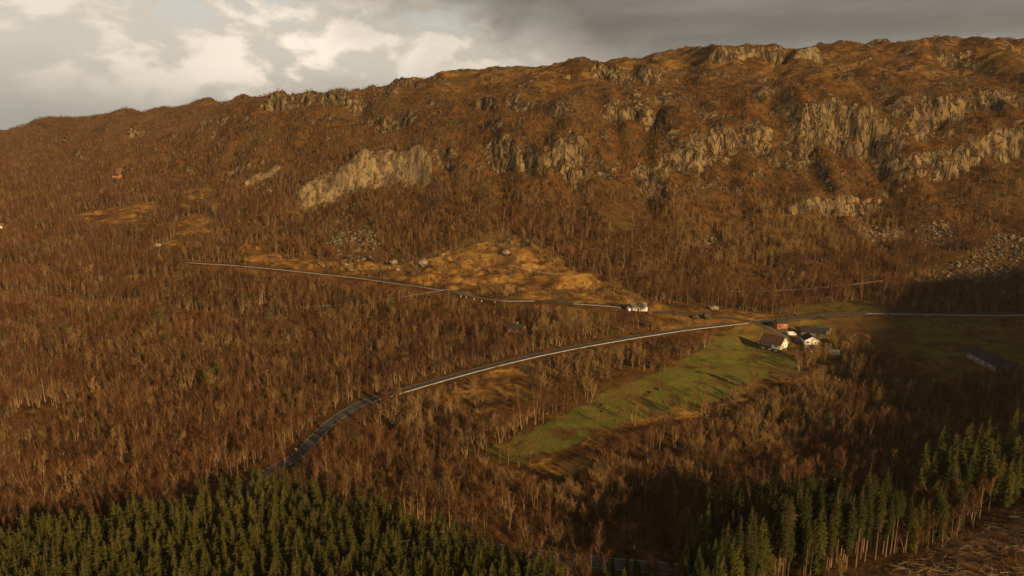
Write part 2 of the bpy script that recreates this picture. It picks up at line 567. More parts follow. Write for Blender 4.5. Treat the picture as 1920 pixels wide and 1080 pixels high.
FIELD = area((905,846),(960,822),(1010,800),(1075,766),(1130,736),(1200,713),(1290,668),(1340,637),(1375,622),(1415,630),(1425,655),(1500,678),(1490,700),(1440,707),
             (1400,722),(1360,746),(1290,762),(1220,777),(1150,800),(1110,816),(1040,850),(985,870),(940,866))
FIELD2 = area((1500,604),(1560,596),(1640,592),(1800,594),(1930,592),(1990,690),(1850,722),(1750,742),(1690,705),(1630,655),(1560,622))
FIELD3 = area((1490,590),(1500,572),(1560,566),(1640,566),(1660,584),(1560,590))
FRINGE = area((1110,816),(1150,800),(1220,777),(1290,762),(1360,746),(1400,722),(1440,707),(1490,700),(1545,688),(1510,716),(1440,732),(1400,750),(1360,770),(1290,784),(1220,799),(1150,824),(1114,848))
SLOPE = area((985,870),(1040,850),(1110,816),(1114,872),(1050,895),(1005,888))
STRIP = area((455,455),(500,468),(560,482),(640,492),(720,492),(800,484),(880,460),(930,446),(985,450),(1050,478),(1100,508),(1180,542),(1228,562),(1180,572),(1080,566),(1000,560),
             (900,552),(800,533),(680,514),(560,500),(460,490))
MEADOW = area((1165,572),(1230,566),(1330,578),(1440,590),(1490,592),(1470,600),(1400,603),(1300,614),(1240,622),(1215,604),(1230,592))
YARD = area((1330,636),(1390,610),(1440,600),(1500,598),(1560,610),(1590,640),(1545,668),(1500,680),(1425,660))
BANK = area((820,745),(880,712),(960,688),(985,690),(1010,770),(950,810),(900,800))
CLEAR_L = [area((125,405),(200,396),(292,380),(280,400),(250,418),(205,418)), area((328,412),(360,402),(402,405),(392,440),(330,440)), area((285,463),(330,450),(335,465)), area((310,365),(340,350),(400,360),(395,385),(340,372))]
WIRES = area((-60,546),(100,556),(250,573),(400,590),(520,596),(520,604),(400,600),(250,585),(100,569),(-60,560))
LOGGED = area((1630,1090),(1700,1050),(1760,1030),(1810,1005),(1850,975),(1940,940),(2050,930),(2050,1090))
RIDE = area((1165,985),(1195,990),(1225,1030),(1275,1085),(1235,1090),(1205,1050))
FORESTGAP = area((1270,838),(1330,822),(1350,832),(1210,890),(1110,905),(1190,872))
SCREE = [area((1600,420),(1640,405),(1700,412),(1720,440),(1640,455)), area((1700,418),(1790,405),(1790,450),(1740,460)), area((1700,535),(1740,505),(1800,490),(1860,470),(1930,500),(1930,520),(1860,545),(1760,545)),
         area((1840,470),(1850,430),(1930,440),(1930,490)), area((600,450),(620,430),(700,425),(730,460),(700,492),(640,490)), area((1310,470),(1330,430),(1345,430),(1345,475)), area((900,452),(950,440),(1000,448),(1000,460))]
TANZONES = [area((995,690),(1040,660),(1200,632),(1250,640),(1180,710),(1090,755),(1010,772)), area((1270,800),(1400,725),(1490,700),(1560,660),(1640,660),(1600,740),(1560,800),(1500,870),(1250,880)),
            area((1240,400),(1400,370),(1680,400),(1700,440),(1560,480),(1400,500),(1260,480)), area((1000,600),(1080,575),(1160,600),(1150,640),(1000,640)),
            area((900,890),(1060,880),(1200,880),(1190,1000),(1000,960)), area((720,800),(760,740),(900,720),(880,800),(760,840))]

WX = GXX + 3.0 * perlin(GXX / 9, GYY / 9, 3) + 5 * perlin(GXX / 30, GYY / 30, 4)
WY = GYY + 3.0 * perlin(GXX / 9, GYY / 9, 13) + 5 * perlin(GXX / 30, GYY / 30, 14)
WXs = GXX + 2.2 * perlin(GXX / 9, GYY / 9, 3)
WYs = GYY + 2.2 * perlin(GXX / 9, GYY / 9, 13)
gyy, gxx = np.gradient(GZ, gy, gx)
GSLOPE = np.hypot(gxx, gyy)
nz = fbm(GXX / 12, GYY / 12, 3, 55)
rock = 0.8 * sstep(0.95, 1.5, GSLOPE + 0.35 * nz) * sstep(30, 65, GZ)
rock = np.maximum(rock, GROCK * sstep(0.55, 1.05, GSLOPE + 0.45 * nz + 0.25 * fbm(GXX / 26, GYY / 18, 2, 58)))
hillk = sstep(90, 150, GZ)
rock = np.maximum(rock, 0.62 * hillk * sstep(0.30, 0.48, fbm(GXX / 34, GYY / 22, 3, 77) + 0.12 * nz))
for sc_ in SCREE:
    rock = np.maximum(rock, inside(WX, WY, sc_) * sstep(-.1, .25, nz) * .8)
green = np.maximum(inside(WXs, WYs, FIELD) * 1.0, inside(WX, WY, FIELD2) * sstep(0.9, -0.1, fbm(GXX / 40, GYY / 25, 2, 91) + .5) * 0.75)
green = np.maximum(green, inside(WX, WY, FIELD3) * 0.45)
green = np.maximum(green, inside(WX, WY, YARD) * 0.35)
ochre = np.zeros(GZ.shape)
for a_, k_ in [(SLOPE, .9), (FRINGE, .75), (STRIP, 1.0), (WIRES, .6), (MEADOW, .75), (BANK, 1.1), (RIDE, .5), (FORESTGAP, .45), (FIELD2, .15), (YARD, .45)] + [(c_, .8) for c_ in CLEAR_L]:
    ochre = np.maximum(ochre, inside(WX, WY, a_) * k_)
ochre = ochre * np.clip(0.62 + 0.95 * fbm(GXX / 20, GYY / 13, 3, 61), 0.0, 1)
fieldpatch = inside(WXs, WYs, FIELD)
green = green * (1 - .8 * fieldpatch * sstep(.28, .5, fbm(GXX / 16, GYY / 9, 3, 63)))
ochre = np.maximum(ochre, 0.4 * sstep(150, 190, GZ) * sstep(-.2, .4, fbm(GXX / 50, GYY / 25, 3, 62)))
soil = inside(WX, WY, LOGGED) * 1.0
for c in DITCHES:
    d, _ = poly_dist(GXX, GYY, c, 8)
    soil = np.maximum(soil, np.exp(-(np.where(np.isinf(d), 99, d) / 1.7) ** 2))
rock = np.maximum(rock, GSLAB * .8)
soil = np.maximum(soil, GSLAB * .8)
cover = np.stack([rock, np.clip(green, 0, 1), np.clip(ochre, 0, 1), np.clip(soil, 0, 1)], -1)

# ------------------------------------------------------------------ materials
MATS = {}


def material(name):
    m = D.materials.new(name)
    m.use_nodes = True
    return m, NT(m.node_tree)


def finish(nt, color, rough=0.9, bump=None, metallic=0.0, spec=0.3, trans=None):
    b = nt.n('ShaderNodeBsdfPrincipled', None)
    nt.set(b.inputs['Base Color'], color)
    nt.set(b.inputs['Roughness'], rough)
    nt.set(b.inputs['Metallic'], metallic)
    nt.set(b.inputs['Specular IOR Level'], spec)
    if bump is not None:
        nt.set(b.inputs['Normal'], bump)
    nt.n('ShaderNodeOutputMaterial', None, Surface=b)
    return b


def ground_material():
    m, n = material('ground')
    pos = n.n('ShaderNodeNewGeometry').outputs['Position']
    at = n.n('ShaderNodeVertexColor', {'layer_name': 'cover'})
    sp = n.n('ShaderNodeSeparateColor', None, Color=at.outputs[0])
    rk, gr, oc = sp.outputs
    so_ = at.outputs[1]
    n1 = n.noise(pos, 0.018, 6.0, 0.6)
    n2 = n.noise(pos, 0.11, 7.0, 0.62)
    n3 = n.noise(pos, 0.7, 5.0, 0.65)
    heath = n.mix(n.ss(n2, 0.36, 0.62), (0.044, 0.022, 0.009), (0.135, 0.063, 0.018))
    heath = n.mix(n.ss(n1, 0.42, 0.66), heath, (0.105, 0.062, 0.022))
    heath = n.mix(n.math('MULTIPLY', n.ss(n3, 0.5, 0.72), 0.6), heath, (0.045, 0.026, 0.012))
    straw = n.mix(n.ss(n2, 0.35, 0.65), (0.19, 0.092, 0.025), (0.40, 0.23, 0.062))
    straw = n.mix(n.math('MULTIPLY', n.ss(n3, 0.48, 0.75), 0.7), straw, (0.10, 0.05, 0.016))
    c = n.mix(oc, heath, straw)
    grass = n.mix(n.ss(n2, 0.36, 0.66), (0.082, 0.096, 0.016), (0.15, 0.138, 0.028))
    grass = n.mix(n.math('MULTIPLY', n.ss(n1, 0.48, 0.62), 0.55), grass, (0.16, 0.105, 0.028))
    grass = n.mix(n.math('MULTIPLY', n.ss(n3, 0.5, 0.75), 0.45), grass, (0.07, 0.058, 0.016))
    mow = n.noise(n.n('ShaderNodeMapping', None, Vector=pos, Rotation=(0, 0, R(-34)), Scale=(0.022, 0.30, 0.02)).outputs[0], 1.0, 3.0, 0.6)
    grass = n.mix(n.math('MULTIPLY', n.ss(mow, 0.44, 0.60), 0.55), grass, (0.125, 0.10, 0.024))
    c = n.mix(gr, c, grass)
    soilc = n.mix(n.ss(n2, 0.35, 0.65), (0.07, 0.03, 0.012), (0.20, 0.105, 0.045))
    soilc = n.mix(n.math('MULTIPLY', n.ss(n3, 0.5, 0.68), 0.7), soilc, (0.28, 0.22, 0.15))
    c = n.mix(so_, c, soilc)
    # bare rock: grey-tan gneiss with stains that run down the faces
    st = n.noise(n.vmul(pos, (0.13, 0.11, 0.045)), 1.0, 8.0, 0.58, 0.9)
    lg = n.noise(n.vmul(pos, (0.09, 0.07, 0.07)), 1.0, 6.0, 0.62, 0.8)
    rc = n.mix(n.ss(st, 0.40, 0.58), (0.048, 0.034, 0.021), (0.245, 0.175, 0.094))
    rc = n.mix(n.math('MULTIPLY', n.ss(lg, 0.46, 0.62), 0.75), rc, (0.115, 0.082, 0.052))
    rc = n.mix(n.math('MULTIPLY', n.ss(n2, 0.50, 0.66), 0.8), rc, (0.085, 0.052, 0.026))
    rc = n.mix(n.math('MULTIPLY', n.ss(n3, 0.50, 0.74), 0.6), rc, (0.06, 0.042, 0.024))
    rc = n.mix(n.math('MULTIPLY', so_, 0.85), rc, n.mix(n.ss(st, 0.36, 0.58), (0.13, 0.092, 0.053), (0.285, 0.212, 0.122)))
    ck = n.noise(n.vmul(pos, (0.10, 0.08, 0.028)), 1.0, 4.0, 0.6, 1.6)
    ck = n.math('ADD', n.ss(n.math('ABSOLUTE', n.math('SUBTRACT', ck, 0.5)), 0.004, 0.03), n.math('MULTIPLY', so_, 0.55), clamp=True)
    rc = n.mix(ck, (0.022, 0.016, 0.011), rc)
    edge = n.math('ADD', rk, n.math('MULTIPLY', n.math('SUBTRACT', n.math('ADD', n.math('MULTIPLY', n3, .6), n.math('MULTIPLY', n2, .4)), 0.5), 1.5))
    rmask = n.ss(edge, 0.40, 0.60)
    c = n.mix(rmask, c, rc)
    hgt = n.math('ADD', n.math('MULTIPLY', n3, 0.9), n.math('MULTIPLY', n.noise(pos, 2.6, 4.0, 0.6), 0.25))
    rh = n.math('ADD', n.math('ADD', n.math('MULTIPLY', st, 3.5), n.math('MULTIPLY', ck, 1.5)), n.math('MULTIPLY', lg, 3.0))
    hgt = n.math('ADD', hgt, n.math('MULTIPLY', rh, rmask))
    bp = n.n('ShaderNodeBump', None, Strength=0.9, Distance=1.0, Height=hgt)
    finish(n, c, 0.95, bp.outputs[0], spec=0.1)
    return m


def flat_mat(name, col, var=0.25, scale=1.0, rough=0.85, metallic=0.0, spec=0.3, stretch=(1, 1, 1), bump=0.0):
    m, n = material(name)
    tc = n.n('ShaderNodeTexCoord').outputs['Object']
    nn = n.noise(n.vmul(tc, stretch), scale, 5.0, 0.6)
    dark = tuple(v * (1 - var) for v in col)
    lite = tuple(min(1, v * (1 + var * .6)) for v in col)
    c = n.mix(n.ss(nn, 0.35, 0.68), dark, lite)
    bp = None
    if bump:
        bp = n.n('ShaderNodeBump', None, Strength=0.6, Distance=bump, Height=nn).outputs[0]
    finish(n, c, rough, bp, metallic, spec)
    return m


def tree_mat(name, cols, scale=0.02, rough=0.9, transl=0.0, clump=0.0):
    """colours vary from tree to tree and drift across the wood"""
    m, n = material(name)
    oi = n.n('ShaderNodeObjectInfo')
    loc, rnd = oi.outputs['Location'], oi.outputs['Random']
    drift = n.noise(loc, scale, 2.0, 0.5)
    k = n.math('ADD', n.math('MULTIPLY', rnd, 0.6), n.math('MULTIPLY', n.math('SUBTRACT', drift, 0.3), 1.1), clamp=True)
    c = n.mix(n.ss(k, 0.0, 0.55), cols[0], cols[1])
    c = n.mix(n.ss(k, 0.5, 1.0), c, cols[2])
    if clump:
        g = n.noise(n.n('ShaderNodeTexCoord').outputs['Object'], clump, 2.0, 0.5)
        c = n.mix(n.math('MULTIPLY', n.ss(g, 0.42, 0.62), .55), c, tuple(v * 0.55 for v in cols[0]))
    b = finish(n, c, rough, None, 0.0, 0.12)
    if transl:
        tr = n.n('ShaderNodeBsdfTranslucent', None, Color=c)
        mx = n.n('ShaderNodeMixShader', None, i0=transl, i1=b, i2=tr)
        out = [x for x in n.t.nodes if x.type == 'OUTPUT_MATERIAL'][0]
        n.set(out.inputs[0], mx)
    return m


M = {}
M['ground'] = ground_material()
M['birch_bark'] = tree_mat('birch_bark', ((0.11, 0.06, 0.034), (0.19, 0.118, 0.068), (0.40, 0.30, 0.185)), 0.05)
M['birch_twigs'] = tree_mat('birch_twigs', ((0.030, 0.014, 0.008), (0.108, 0.042, 0.017), (0.21, 0.105, 0.038)), 0.022, transl=0.08)
M['alder_twigs'] = tree_mat('alder_twigs', ((0.036, 0.02, 0.011), (0.085, 0.046, 0.022), (0.16, 0.094, 0.04)), 0.03, transl=0.08)
M['tan_bark'] = tree_mat('tan_bark', ((0.15, 0.10, 0.055), (0.21, 0.145, 0.08), (0.27, 0.195, 0.11)), 0.05)
M['tan_twigs'] = tree_mat('tan_twigs', ((0.18, 0.10, 0.038), (0.28, 0.168, 0.064), (0.38, 0.25, 0.10)), 0.02, transl=0.15)
M['spruce_bark'] = tree_mat('spruce_bark', ((0.10, 0.065, 0.036), (0.155, 0.10, 0.056), (0.23, 0.15, 0.085)), 0.05)
M['spruce_needles'] = tree_mat('spruce_needles', ((0.046, 0.052, 0.012), (0.086, 0.085, 0.018), (0.14, 0.12, 0.028)), 0.02, transl=0.22, clump=0.9)
M['spruce_needles_shaded'] = tree_mat('spruce_needles_shaded', ((0.026, 0.032, 0.009), (0.048, 0.050, 0.013), (0.088, 0.074, 0.021)), 0.03, transl=0.18, clump=0.9)  # darker copy of the spruce needles, shade of the right stand put into colour
M['pine_needles'] = tree_mat('pine_needles', ((0.07, 0.074, 0.018), (0.09, 0.09, 0.024), (0.11, 0.10, 0.03)), 0.02, transl=0.1)
M['shrub_twigs'] = tree_mat('shrub_twigs', ((0.06, 0.03, 0.014), (0.12, 0.055, 0.02), (0.17, 0.095, 0.035)), 0.03)
M['dark_stone'] = flat_mat('dark_stone', (0.062, 0.05, 0.032), 0.5, 0.8, 0.95, bump=0.25)
M['stone'] = flat_mat('stone', (0.22, 0.18, 0.125), 0.55, 0.55, 0.95, bump=0.3)
M['scree_stone'] = flat_mat('scree_stone', (0.17, 0.14, 0.098), 0.6, 0.8, 0.95, bump=0.2)
M['asphalt'] = flat_mat('asphalt', (0.062, 0.058, 0.053), 0.3, 0.35, 0.8)
M['gravel'] = flat_mat('gravel', (0.12, 0.10, 0.075), 0.3, 0.5, 0.95)
M['road_paint'] = flat_mat('road_paint', (0.36, 0.34, 0.30), 0.35, 0.8, 0.7)
M['galvanised'] = flat_mat('galvanised', (0.40, 0.39, 0.36), 0.15, 0.5, 0.5, metallic=0.15)
M['white_paint'] = flat_mat('white_paint', (0.80, 0.77, 0.70), 0.06, 0.8, 0.7, stretch=(1, 1, 8))
M['red_paint'] = flat_mat('red_paint', (0.34, 0.07, 0.035), 0.2, 0.8, 0.8, stretch=(4, 4, 1))
M['orange_paint'] = flat_mat('orange_paint', (0.42, 0.12, 0.05), 0.2, 0.8, 0.8, stretch=(4, 4, 1))
M['brown_tile'] = flat_mat('brown_tile', (0.085, 0.042, 0.028), 0.35, 1.2, 0.85)
M['dark_roof'] = flat_mat('dark_roof', (0.035, 0.03, 0.028), 0.3, 0.8, 0.85)
M['grey_roof'] = flat_mat('grey_roof', (0.24, 0.22, 0.18), 0.25, 0.8, 0.8)
M['concrete'] = flat_mat('concrete', (0.24, 0.21, 0.17), 0.25, 0.6, 0.9)
M['grey_board'] = flat_mat('grey_board', (0.20, 0.175, 0.15), 0.3, 0.7, 0.85, stretch=(5, 5, 1))
M['brown_board'] = flat_mat('brown_board', (0.11, 0.06, 0.035), 0.3, 0.7, 0.85, stretch=(5, 5, 1))
M['glass'] = flat_mat('glass', (0.02, 0.022, 0.025), 0.1, 1.0, 0.08, spec=0.6)
M['pale_glass'] = flat_mat('pale_glass', (0.30, 0.31, 0.29), 0.2, 1.0, 0.25, spec=0.5)
M['rubber'] = flat_mat('rubber', (0.02, 0.02, 0.02), 0.2, 1.0, 0.9)
M['white_body'] = flat_mat('white_body', (0.75, 0.74, 0.70), 0.05, 1.0, 0.3, spec=0.5)
M['silver_body'] = flat_mat('silver_body', (0.40, 0.40, 0.39), 0.05, 1.0, 0.3, metallic=0.3, spec=0.5)
M['wood'] = flat_mat('wood', (0.27, 0.19, 0.12), 0.3, 1.0, 0.9, stretch=(4, 4, 0.5))
M['wire'] = flat_mat('wire', (0.33, 0.28, 0.2), 0.1, 1.0, 0.5)
M['blue_far'] = flat_mat('blue_far', (0.06, 0.045, 0.03), 0.3, 0.01, 0.95)


# ------------------------------------------------------------------ mesh building
def tag(o, label=None, cat=None, group=None, kind=None):
    for k, v in (('label', label), ('category', cat), ('group', group), ('kind', kind)):
        if v:
            o[k] = v
    return o


def link(name, mesh, parent=None, loc=None, rotz=None):
    o = D.objects.new(name, mesh)
    COL.objects.link(o)
    if parent is not None:
        o.parent = parent
    if loc is not None:
        o.location = loc
    if rotz is not None:
        o.rotation_euler = (0, 0, rotz)
    return o


class MB:
    def __init__(s):
        s.v = []; s.f = []

    def add(s, verts, faces):
        k = len(s.v)
        s.v += [tuple(map(float, p)) for p in verts]
        s.f += [tuple(i + k for i in f) for f in faces]
        return s

    def box(s, x0, x1, y0, y1, z0, z1):
        v = [(x0, y0, z0), (x1, y0, z0), (x1, y1, z0), (x0, y1, z0), (x0, y0, z1), (x1, y0, z1), (x1, y1, z1), (x0, y1, z1)]
        return s.add(v, [(3, 2, 1, 0), (4, 5, 6, 7), (0, 1, 5, 4), (1, 2, 6, 5), (2, 3, 7, 6), (3, 0, 4, 7)])

    def prism(s, prof, x0, x1):
        """profile (y, z) extruded along x"""
        n = len(prof)
        v = [(x0, y, z) for y, z in prof] + [(x1, y, z) for y, z in prof]
        f = [tuple(range(n))[::-1], tuple(range(n, 2 * n))]
        f += [(i, (i + 1) % n, (i + 1) % n + n, i + n) for i in range(n)]
        return s.add(v, f)

    def prism_y(s, prof, y0, y1):
        n = len(prof)
        v = [(x, y0, z) for x, z in prof] + [(x, y1, z) for x, z in prof]
        f = [tuple(range(n)), tuple(range(n, 2 * n))[::-1]]
        f += [((i + 1) % n, i, i + n, (i + 1) % n + n) for i in range(n)]
        return s.add(v, f)

    def tube(s, pts, rad, sides=5, cap=True):
        pts = np.asarray(pts, float)
        n = len(pts)
        rad = np.broadcast_to(rad, n)
        d = np.gradient(pts, axis=0)
        d /= np.linalg.norm(d, axis=1, keepdims=True) + 1e-9
        ref = np.array([1.0, 0, 0]) if abs(d[0][0]) < .8 else np.array([0, 1.0, 0])
        a = np.cross(d, ref); a /= np.linalg.norm(a, axis=1, keepdims=True) + 1e-9
        b = np.cross(d, a)
        th = np.arange(sides) / sides * 2 * np.pi
        v = pts[:, None] + rad[:, None, None] * (np.cos(th)[None, :, None] * a[:, None] + np.sin(th)[None, :, None] * b[:, None])
        f = []
        for i in range(n - 1):
            for j in range(sides):
                k = (j + 1) % sides
                f.append((i * sides + j, i * sides + k, (i + 1) * sides + k, (i + 1) * sides + j))
        if cap:
            f.append(tuple(range(sides))[::-1]); f.append(tuple((n - 1) * sides + j for j in range(sides)))
        return s.add(v.reshape(-1, 3), f)

    def mesh(s, name, mat, smooth=False):
        m = D.meshes.new(name)
        m.from_pydata(s.v, [], s.f)
        for q in (mat if isinstance(mat, (list, tuple)) else [mat]):
            m.materials.append(q)
        if smooth:
            m.polygons.foreach_set('use_smooth', np.ones(len(m.polygons), bool))
        m.update()
        return m

    def build(s, name, mat, parent=None, loc=None, rotz=None, smooth=False):
        return link(name, s.mesh(name, mat, smooth), parent, loc, rotz)


def tri_mesh(name, V, F, mats, mi=None):
    """fast triangle mesh"""
    V = np.asarray(V, np.float32); F = np.asarray(F, np.int32)
    m = D.meshes.new(name)
    m.vertices.add(len(V)); m.vertices.foreach_set('co', V.ravel())
    m.loops.add(F.size); m.loops.foreach_set('vertex_index', F.ravel())
    m.polygons.add(len(F)); m.polygons.foreach_set('loop_start', np.arange(0, F.size, 3, dtype=np.int32))
    for q in mats:
        m.materials.append(q)
    if mi is not None:
        m.polygons.foreach_set('material_index', np.asarray(mi, np.int32))
    m.update(calc_edges=True)
    return m


# ------------------------------------------------------------------ ground sheet
def grid_mesh(name, X, Y, Z, mat, cover=None):
    ny, nx = X.shape
    m = D.meshes.new(name)
    co = np.stack([X, Y, Z], -1).astype(np.float32).reshape(-1, 3)
    i = (np.arange(ny - 1)[:, None] * nx + np.arange(nx - 1)[None]).ravel()
    q = np.stack([i, i + 1, i + nx + 1, i + nx], 1).astype(np.int32)
    m.vertices.add(len(co)); m.vertices.foreach_set('co', co.ravel())
    m.loops.add(q.size); m.loops.foreach_set('vertex_index', q.ravel())
    m.polygons.add(len(q)); m.polygons.foreach_set('loop_start', np.arange(0, q.size, 4, dtype=np.int32))
    m.polygons.foreach_set('use_smooth', np.ones(len(q), bool))
    m.update(calc_edges=True)
    if cover is not None:
        ca = m.color_attributes.new('cover', 'FLOAT_COLOR', 'POINT')
        ca.data.foreach_set('color', cover.astype(np.float32).reshape(-1))
    m.materials.append(mat)
    return m


tag(link('hillside_ground', grid_mesh('hillside_ground', GXX, GYY, GZ, M['ground'], cover)), kind='structure')
# the country beyond, out to the horizon
fa = np.linspace(-9000, 9000, 121)
fb = np.linspace(-6000, 12000, 121)
FX, FY = np.meshgrid(fa, fb)
fd = np.hypot(FX, FY - 500)
FZ = -40 + 45 * fbm(FX / 1500, FY / 1500, 4, 7) + sstep(2600, 4500, fd) * (90 + 120 * fbm(FX / 1400, FY / 1400, 4, 12))
FZ = np.where(fd < 2200, -70, FZ)
tag(link('far_hills', grid_mesh('far_hills', FX, FY, FZ, M['blue_far'])), kind='structure')


# ------------------------------------------------------------------ roads
def ribbon(name, c, cz, off0, off1, lift, mat, thick=0.0, parent=None):
    d = np.gradient(c, axis=0)
    d /= np.linalg.norm(d, axis=1, keepdims=True)
    nrm = np.stack([d[:, 1], -d[:, 0]], 1)
    a = c + nrm * off0; b = c + nrm * off1
    n = len(c)
    V = np.vstack([np.column_stack([a, cz + lift]), np.column_stack([b, cz + lift])])
    F = []
    for i in range(n - 1):
        F += [(i, n + i, n + i + 1), (i, n + i + 1, i + 1)]
    return link(name, tri_mesh(name, V, F, [mat]), parent)


mr, mz, mw = roads[0]
ur, uz, uw = roads[1]
lr, lz, lw = roads[2]
tag(ribbon('road', mr, mz, -mw / 2, mw / 2, 0.02, M['asphalt']), kind='structure')
tag(ribbon('upper_road', ur, uz, -uw / 2, uw / 2, 0.012, M['asphalt']), kind='structure')
tag(ribbon('farm_track', lr, lz, -lw / 2, lw / 2, 0.004, M['gravel']), kind='structure')
tag(ribbon('road_marking', mr, mz, -mw / 2 + 0.15, -mw / 2 + 0.36, 0.026, M['road_paint']), kind='structure')
tag(ribbon('road_marking', mr, mz, mw / 2 - 0.40, mw / 2 - 0.16, 0.026, M['road_paint']), kind='structure')


def guard_rail(c, cz, off, label, group):
    d = np.gradient(c, axis=0); d /= np.linalg.norm(d, axis=1, keepdims=True)
    nrm = np.stack([d[:, 1], -d[:, 0]], 1)
    p = c + nrm * off
    z = np.maximum(cz, ground(p[:, 0], p[:, 1]))
    root = D.objects.new('guard_rail', None); COL.objects.link(root)
    root.location = (p[0, 0], p[0, 1], z[0])
    tag(root, label, 'guard rail', group)
    q = np.column_stack([p, z]) - np.array(root.location)
    mb = MB()
    n3 = np.column_stack([nrm, np.zeros(len(nrm))])
    # W-shaped steel beam
    prof = [(0.0, 0.38), (0.07, 0.46), (0.0, 0.56), (0.07, 0.68), (0.0, 0.76)]
    V = []
    for o_, zz in prof:
        V.append(q + n3 * o_ + np.array([0, 0, zz]))
    for o_, zz in prof[::-1]:
        V.append(q + n3 * (o_ - 0.04) + np.array([0, 0, zz]))
    n = len(q); k = len(V)
    V = np.vstack(V)
    F = []
    for j in range(k):
        j2 = (j + 1) % k
        for i in range(n - 1):
            F.append((j * n + i, j2 * n + i, j2 * n + i + 1, j * n + i + 1))
    mb.add(V, F)
    mb.build('rail', M['galvanised'], root)
    pm = MB().box(-0.07, 0.07, -0.07, 0.07, -0.5, 0.72).mesh('post', M['galvanised'])
    for i in range(0, n, 2):
        o = link('post', pm, root)
        o.location = q[i] - n3[i] * 0.12
    return root


def near_i(c, u, v):
    p = sight([(u, v)])[0]
    return int(np.argmin(np.hypot(*(c - p).T)))


i0, i1 = near_i(mr, 700, 752), near_i(mr, 1410, 606)
guard_rail(mr[i0:i1], mz[i0:i1], mw / 2 + 0.55, 'long grey steel guard rail along the valley side of the lower road', None)
i0, i1 = near_i(ur, 350, 493), near_i(ur, 845, 547)
guard_rail(ur[i0:i1], uz[i0:i1], uw / 2 + 0.4, 'grey guard rail on the outer edge of the upper road below the straw slope', None)
i0, i1 = near_i(ur, 945, 566), near_i(ur, 1015, 565)
guard_rail(ur[i0:i1], uz[i0:i1], uw / 2 + 0.4, 'short white guard rail at the bend of the upper road', None)
i0, i1 = near_i(ur, 1080, 571), near_i(ur, 1170, 577)
guard_rail(ur[i0:i1], uz[i0:i1], uw / 2 + 0.4, 'guard rail on the upper road just left of the white cottage', None)
i0, i1 = near_i(mr, 1622, 588), near_i(mr, 1960, 590)
guard_rail(mr[i0:i1], mz[i0:i1], mw / 2 + 0.55, 'pale guard rail along the shaded road beyond the dark meadow', None)

# ------------------------------------------------------------------ tree patterns
class TM:
    """collects triangles in two materials: 0 wood, 1 twigs or needles"""
    def __init__(s):
        s.V = []; s.F = []; s.m = []; s.k = 0

    def put(s, V, F, mi):
        V = np.asarray(V, float).reshape(-1, 3); F = np.asarray(F, int).reshape(-1, 3)
        s.V.append(V); s.F.append(F + s.k); s.m.append(np.full(len(F), mi)); s.k += len(V)

    def tube(s, pts, rad, sides, mi):
        pts = np.asarray(pts, float); n = len(pts); rad = np.broadcast_to(np.asarray(rad, float), (n,))
        d = np.gradient(pts, axis=0); d /= np.linalg.norm(d, axis=1, keepdims=True) + 1e-9
        ref = np.array([1.0, 0, 0]) if abs(d[0][0]) < .8 else np.array([0, 1.0, 0])
        a = np.cross(d, ref); a /= np.linalg.norm(a, axis=1, keepdims=True) + 1e-9
        b = np.cross(d, a); th = np.arange(sides) / sides * 2 * np.pi
        v = pts[:, None] + rad[:, None, None] * (np.cos(th)[None, :, None] * a[:, None] + np.sin(th)[None, :, None] * b[:, None])
        F = []
        for i in range(n - 1):
            for j in range(sides):
                k = (j + 1) % sides
                p, q, r, t = i * sides + j, i * sides + k, (i + 1) * sides + k, (i + 1) * sides + j
                F += [(p, q, r), (p, r, t)]
        s.put(v, F, mi)

    def blades(s, P, Dr, L, Wd, rng, mi):
        """thin tapering twigs: root points, directions, lengths, widths"""
        P = np.asarray(P, float); n = len(P)
        Dr = Dr / (np.linalg.norm(Dr, axis=1, keepdims=True) + 1e-9)
        r = rng.normal(size=(n, 3)); side = np.cross(Dr, r); side /= np.linalg.norm(side, axis=1, keepdims=True) + 1e-9
        w = np.broadcast_to(Wd, (n,))[:, None]; L = np.broadcast_to(L, (n,))[:, None]
        V = np.stack([P - side * w / 2, P + side * w / 2, P + Dr * L], 1)
        F = np.arange(3 * n).reshape(n, 3)
        s.put(V, F, mi)

    def get(s):
        return np.vstack(s.V), np.vstack(s.F), np.concatenate(s.m)


def unit(v):
    return v / (np.linalg.norm(v) + 1e-9)


